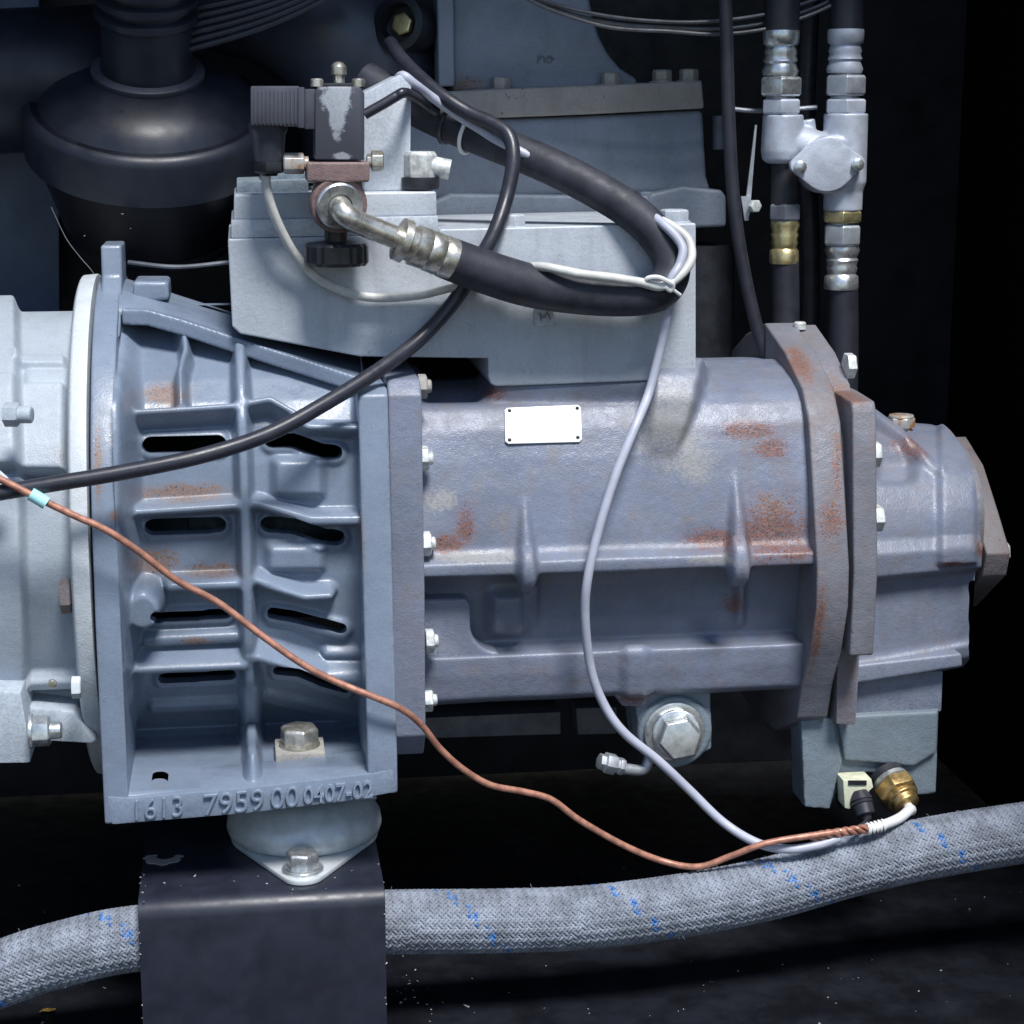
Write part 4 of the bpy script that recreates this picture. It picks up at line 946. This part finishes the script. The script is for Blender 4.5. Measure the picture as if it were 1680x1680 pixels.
m = MB(); m.lathe(cc, cax, ph, 64); build('ribbed_hose', m, M['cleaner'], ac, angle=25)
m = MB(); m.lathe(U(-60, 138, 300), U(96, 128, 320)-U(-60, 138, 300), [(-200, 120), (240, 116), (252, 110), (256, 100)], 64); build('inlet_pipe', m, M['cleaner'], ac)
cable('clip_wire', [(84, 340, 60), (108, 390, 50), (130, 420, 40), (152, 446, 30), (165, 470, 30)], 0.6, 'dim_wire', 'hair-thin wire slanting down beside the air cleaner', 'wire', n=6)
m = MB(); m.tube(W3((360, -40, 420), (440, -20, 390), (520, 20, 360), (585, 90, 340), (612, 180, 350), (618, 300, 380)), 128, 56, 8)
solo('duct_elbow', m, M['dome'], 'broad dark duct elbow with a soft sheen behind the solenoid valve', 'duct')
m = MB(); m.prism([(-200, -100), (64, -100), (64, 25), (96, 240), (98, 520), (-200, 540)], 470, 490); m.v[-1] = m.v[-1]
solo('inner_panel', m, M['panel'], 'dark blue sheet panel at the left edge behind the air cleaner', 'panel', bevel=3)
m = MB(); m.tube(W3((210, 430, 120), (290, 438, 110), (380, 430, 120)), 3.5, 8, 6); solo('dark_rod', m, M['frame_grey'], 'thin shiny rod lying under the air cleaner above the housing', 'rod')

# ================================================================== UNDER THE COMPRESSOR
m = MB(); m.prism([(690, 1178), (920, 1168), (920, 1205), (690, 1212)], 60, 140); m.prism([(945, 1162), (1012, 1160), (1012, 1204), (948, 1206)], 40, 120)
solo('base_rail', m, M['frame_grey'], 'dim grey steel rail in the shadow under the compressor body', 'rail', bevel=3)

# ================================================================== BRACKET AND RUBBER MOUNT
br = thing('mounting_bracket', 'black folded steel bracket with chipped edges carrying the rubber mount', 'bracket', U(430, 1680, -430))
ZB = U(430, 1472, -442)[2]
bl = U(226, 1492, -442)[0]; brx = U(632, 1468, -442)[0]
yb = Zp(430, 1372, ZB)[1]
m = MB(); arc = [(-442+26-26*math.cos(t), ZB-26+26*math.sin(t)) for t in np.linspace(0, math.pi/2, 10)]
outer = [(-442, FLOOR+2)] + arc + [(60, ZB)]; inner = [(60, ZB-14), (-416, ZB-14), (-428, ZB-26), (-428, FLOOR+2)]
m.xslab(outer+inner, bl, brx); build('folded_plate', m, M['bracket'], br, bevel=1.2, seg=2, angle=40)
h0 = Zp(268, 1408, ZB); 
m = MB(); tt = np.linspace(R_(150), R_(372), 26)
crs = [h0+np.array([(27+3*math.sin(9*t)+2*math.sin(23*t))*math.cos(t), (27+3*math.sin(7*t))*math.sin(t), 0.3]) for t in tt]+[h0+np.array([3+(15+2*math.sin(11*t))*math.cos(t), 6+(13+2*math.sin(13*t))*math.sin(t), 0.3]) for t in tt[::-1]]
m.slab(crs, np.zeros(3), np.array([0, 0, 0.8])); build('bare_patch', m, M['vessel_flange'], br)
m = MB()
for i in range(38):
    if i < 18: x, y = rng.uniform(238, 626), rng.uniform(1395, 1466); p = Zp(x, y, ZB+1)
    elif i < 28: p = np.array([rng.choice([bl+3, brx-3])+rng.normal()*2, -436+rng.uniform(0, 120), ZB+1])
    else: p = np.array([rng.choice([bl+1, brx-1]), -443, rng.uniform(FLOOR+10, ZB-20)])
    s = rng.uniform(0.7, 2.0); q = rng.normal(size=(5, 3))*s; q[:, 2] *= 0.5
    m.add(p+q, [(0, 1, 2), (0, 2, 3), (0, 3, 4), (1, 2, 4), (2, 3, 4), (0, 1, 4), (1, 3, 4)])
build('paint_chip', m, M['grit'], br, kind='stuff', flat=True)
mt = thing('rubber_mount', 'round grey vibration mount with a bolted diamond base under the housing foot', 'mount', U(500, 1440, -300))
mc = Zp(500, 1370, ZB)
m = MB(); m.lathe((mc[0], mc[1], ZB+8), (0, 0, 1), [(0, 110), (4, 117), (14, 120), (28, 118), (44, 109), (58, 95), (66, 78), (68, 60)], 80); build('metal_cup', m, M['mount_zinc'], mt, angle=60)
m = MB(); m.lathe((mc[0], mc[1], ZB+58), (0, 0, 1), [(0, 60), (zb2-ZB-58, 60)], 40); build('spacer', m, M['dark_iron'], mt)
m = MB(); m.lathe((mc[0], mc[1], ZB+3), (0, 0, 1), [(0, 106), (6, 108)], 60); build('rubber_ring', m, M['rubber'], mt)
fy = Zp(496, 1448, ZB+6)[1]; bxc = Zp(496, 1420, ZB+6)
hull = [(mc[0]+114*math.cos(t), mc[1]+114*math.sin(t)) for t in np.linspace(R_(-28), R_(208), 40)]
hull += [(bxc[0]+34*math.cos(t), fy+36+36*math.sin(t)) for t in np.linspace(R_(222), R_(318), 14)]
m = MB(); m.zslab(hull, ZB+1, ZB+8); build('base_plate', m, M['mount_zinc'], mt, bevel=1.5)
m = MB(); m.lathe((bxc[0], fy+42, ZB+8), (0, 0, 1), [(0, 31), (4, 31), (4.5, 27), (8, 27)], 30); m.hexa((bxc[0], fy+42, ZB+16), (0, 0, 1), 25, 22, 0.25); build('bolt', m, M['zinc'], mt, bevel=1.2)

# ================================================================== BRAIDED HOSE
bh = thing('braided_hose', 'fat grey braided hose with blue tracer yarn lying across the bottom', 'hose', U(900, 1570, -370))
RH = 46.5
hp = W3((-160, 1668, -392), (0, 1598, -388), (110, 1563, -384), (220, 1540, -380), (430, 1520, -376), (640, 1513, -372), (800, 1511, -368), (960, 1505, -364), (1120, 1485, -356), (1260, 1458, -346), (1400, 1419, -334), (1530, 1390, -324), (1680, 1366, -314), (1830, 1347, -306))
sp = spline(hp, 40); L = np.r_[0, np.cumsum(np.linalg.norm(np.diff(sp, axis=0), axis=1))]
def on_hose(s):
    p = np.stack([np.interp(s, L, sp[:, i]) for i in range(3)], -1)
    q = np.stack([np.interp(s+4, L, sp[:, i]) for i in range(3)], -1); r = np.stack([np.interp(s-4, L, sp[:, i]) for i in range(3)], -1)
    T = q-r; T /= np.linalg.norm(T, axis=-1)[..., None]
    A = np.cross(T, [0, 0, 1.0]); A /= np.linalg.norm(A, axis=-1)[..., None]
    return p, A, np.cross(A, T)
m = MB(); m.tube(hp, RH-2.5, 32, 12); build('inner_tube', m, M['braid_core'], bh)
NS = 37; LEAD = 250.0; turns = L[-1]/LEAD
def strand(j, sg, mb, mb2=None):
    spc = LEAD/NS/2                                   # distance along the hose between crossings
    n = int(L[-1]/spc*2.5); s = np.linspace(2, L[-1]-2, n)
    th = sg*2*math.pi*s/LEAD + j*2*math.pi/NS
    kx = s/spc                                        # crossing counter
    # opposite family passes every half spacing; 2-over 2-under
    ph = (kx + (0 if sg > 0 else 2) + j*(0 if sg > 0 else 0))*math.pi/2 + (j*math.pi if sg > 0 else 0)*1.0
    lift = 1.2*np.tanh(1.8*np.sin(ph+0.4))
    p, A, B = on_hose(s)
    wd = math.pi*RH*2/NS*0.5
    rad = A*np.cos(th)[:, None]+B*np.sin(th)[:, None]
    tan = -A*np.sin(th)[:, None]+B*np.cos(th)[:, None]
    T = np.cross(rad, tan); T /= np.linalg.norm(T, axis=1)[:, None]
    al = math.atan2(2*math.pi*RH, LEAD); side = tan*math.cos(al) - sg*np.cross(A, B)*0
    ax = np.gradient(p, axis=0); ax /= np.linalg.norm(ax, axis=1)[:, None]
    side = tan*math.cos(al) - sg*ax*math.sin(al)
    hw = wd*math.cos(al)*0.9
    c = p+rad*(RH+lift)[:, None]
    v = np.stack([c-side*hw-rad*1.3, c-side*hw*0.5+rad*0.5, c+side*hw*0.5+rad*0.5, c+side*hw-rad*1.3], 1).reshape(-1, 3)
    f = [(i*4+k, i*4+k+1, i*4+k+5, i*4+k+4) for i in range(n-1) for k in range(3)]
    if mb2 is None: mb.add(v, f); return
    on = ((s/(LEAD/9)) % 1.0) < 0.52
    mb2.add(v, [q for q in f if on[q[0]//4]]); mb.add(v, [q for q in f if not on[q[0]//4]])
g = MB(); bl_ = MB()
for j in range(NS):
    strand(j, 1, g)
    strand(j, -1, g, bl_ if j in (16, 17, 18) else None)
build('grey_braid', g, M['strand'], bh, kind='stuff', angle=75)
build('blue_tracer', bl_, M['blue'], bh, angle=75)
fz = MB()
for i in range(110):
    s0 = rng.uniform(20, L[-1]-20); th = rng.uniform(0, 2*math.pi); p, A, B = on_hose(np.array([s0])); p, A, B = p[0], A[0], B[0]
    rd = A*math.cos(th)+B*math.sin(th); dr = rng.normal(size=3); dr /= np.linalg.norm(dr); ln = rng.uniform(3, 7)
    fz.tube([p+rd*(RH+1), p+rd*(RH+3.5)+dr*ln*0.5, p+rd*(RH+rng.uniform(2, 6))+dr*ln], 0.32, 4, 2, caps=False)
build('loose_fibre', fz, M['strand'], bh, kind='stuff')

# ================================================================== GRIT AND DEBRIS
m = MB()
def grain(p, s):
    q = rng.normal(size=(5, 3))*s; q[:, 2] = np.abs(q[:, 2])*0.6
    m.add(p+q, [(0, 1, 2), (0, 2, 3), (0, 3, 4), (1, 2, 4), (2, 3, 4), (0, 1, 4), (1, 3, 4)])
for i in range(65):
    x, y = rng.uniform(0, 1680), rng.uniform(1575, 1690)
    if 220 < x < 640: continue
    grain(Zp(x, y, FLOOR+0.5), rng.choice([0.7, 0.9, 1.2, 1.8, 2.6], p=[.35, .3, .2, .1, .05]))
for i in range(60):
    x, y = rng.uniform(0, 1680), rng.uniform(1300, 1500); grain(Zp(x, y, FLOOR+0.5), rng.uniform(0.6, 1.3))
for i in range(24): grain(Zp(650+abs(rng.normal())*40, 1625+rng.normal()*22, FLOOR+0.5), rng.uniform(0.8, 2))
g = solo('floor_grit', m, M['grit'], 'pale grit and dust specks scattered over the black floor', 'grit', flat=True, kind='stuff')
m = MB()
for x, y, d in ((163, 128, 150), (280, 272, 52), (260, 296, 48), (200, 180, 90), (235, 93, 120), (200, 352, 75), (215, 375, 75), (138, 388, 110), (137, 200, 120)): grain(U(x, y, d), 1.7)
solo('cleaner_dust', m, M['grit'], 'few white dust flecks stuck on the air cleaner', 'dust', flat=True, kind='stuff')
m = MB(); p = Zp(78, 1660, FLOOR+3)
m.add(p+np.array([(-16, 0, 0), (-8, -6, 5), (2, -3, 2), (12, -8, 6), (14, 4, 3), (4, 8, 1), (-6, 5, 4), (0, 0, 7)])*0.9, [(0, 1, 7), (1, 2, 7), (2, 3, 7), (3, 4, 7), (4, 5, 7), (5, 6, 7), (6, 0, 7), (0, 6, 5, 4, 3, 2, 1)])
solo('dry_leaf', m, M['leaf'], 'tiny crumpled yellow leaf fragment on the floor at the lower left', 'leaf', flat=True)
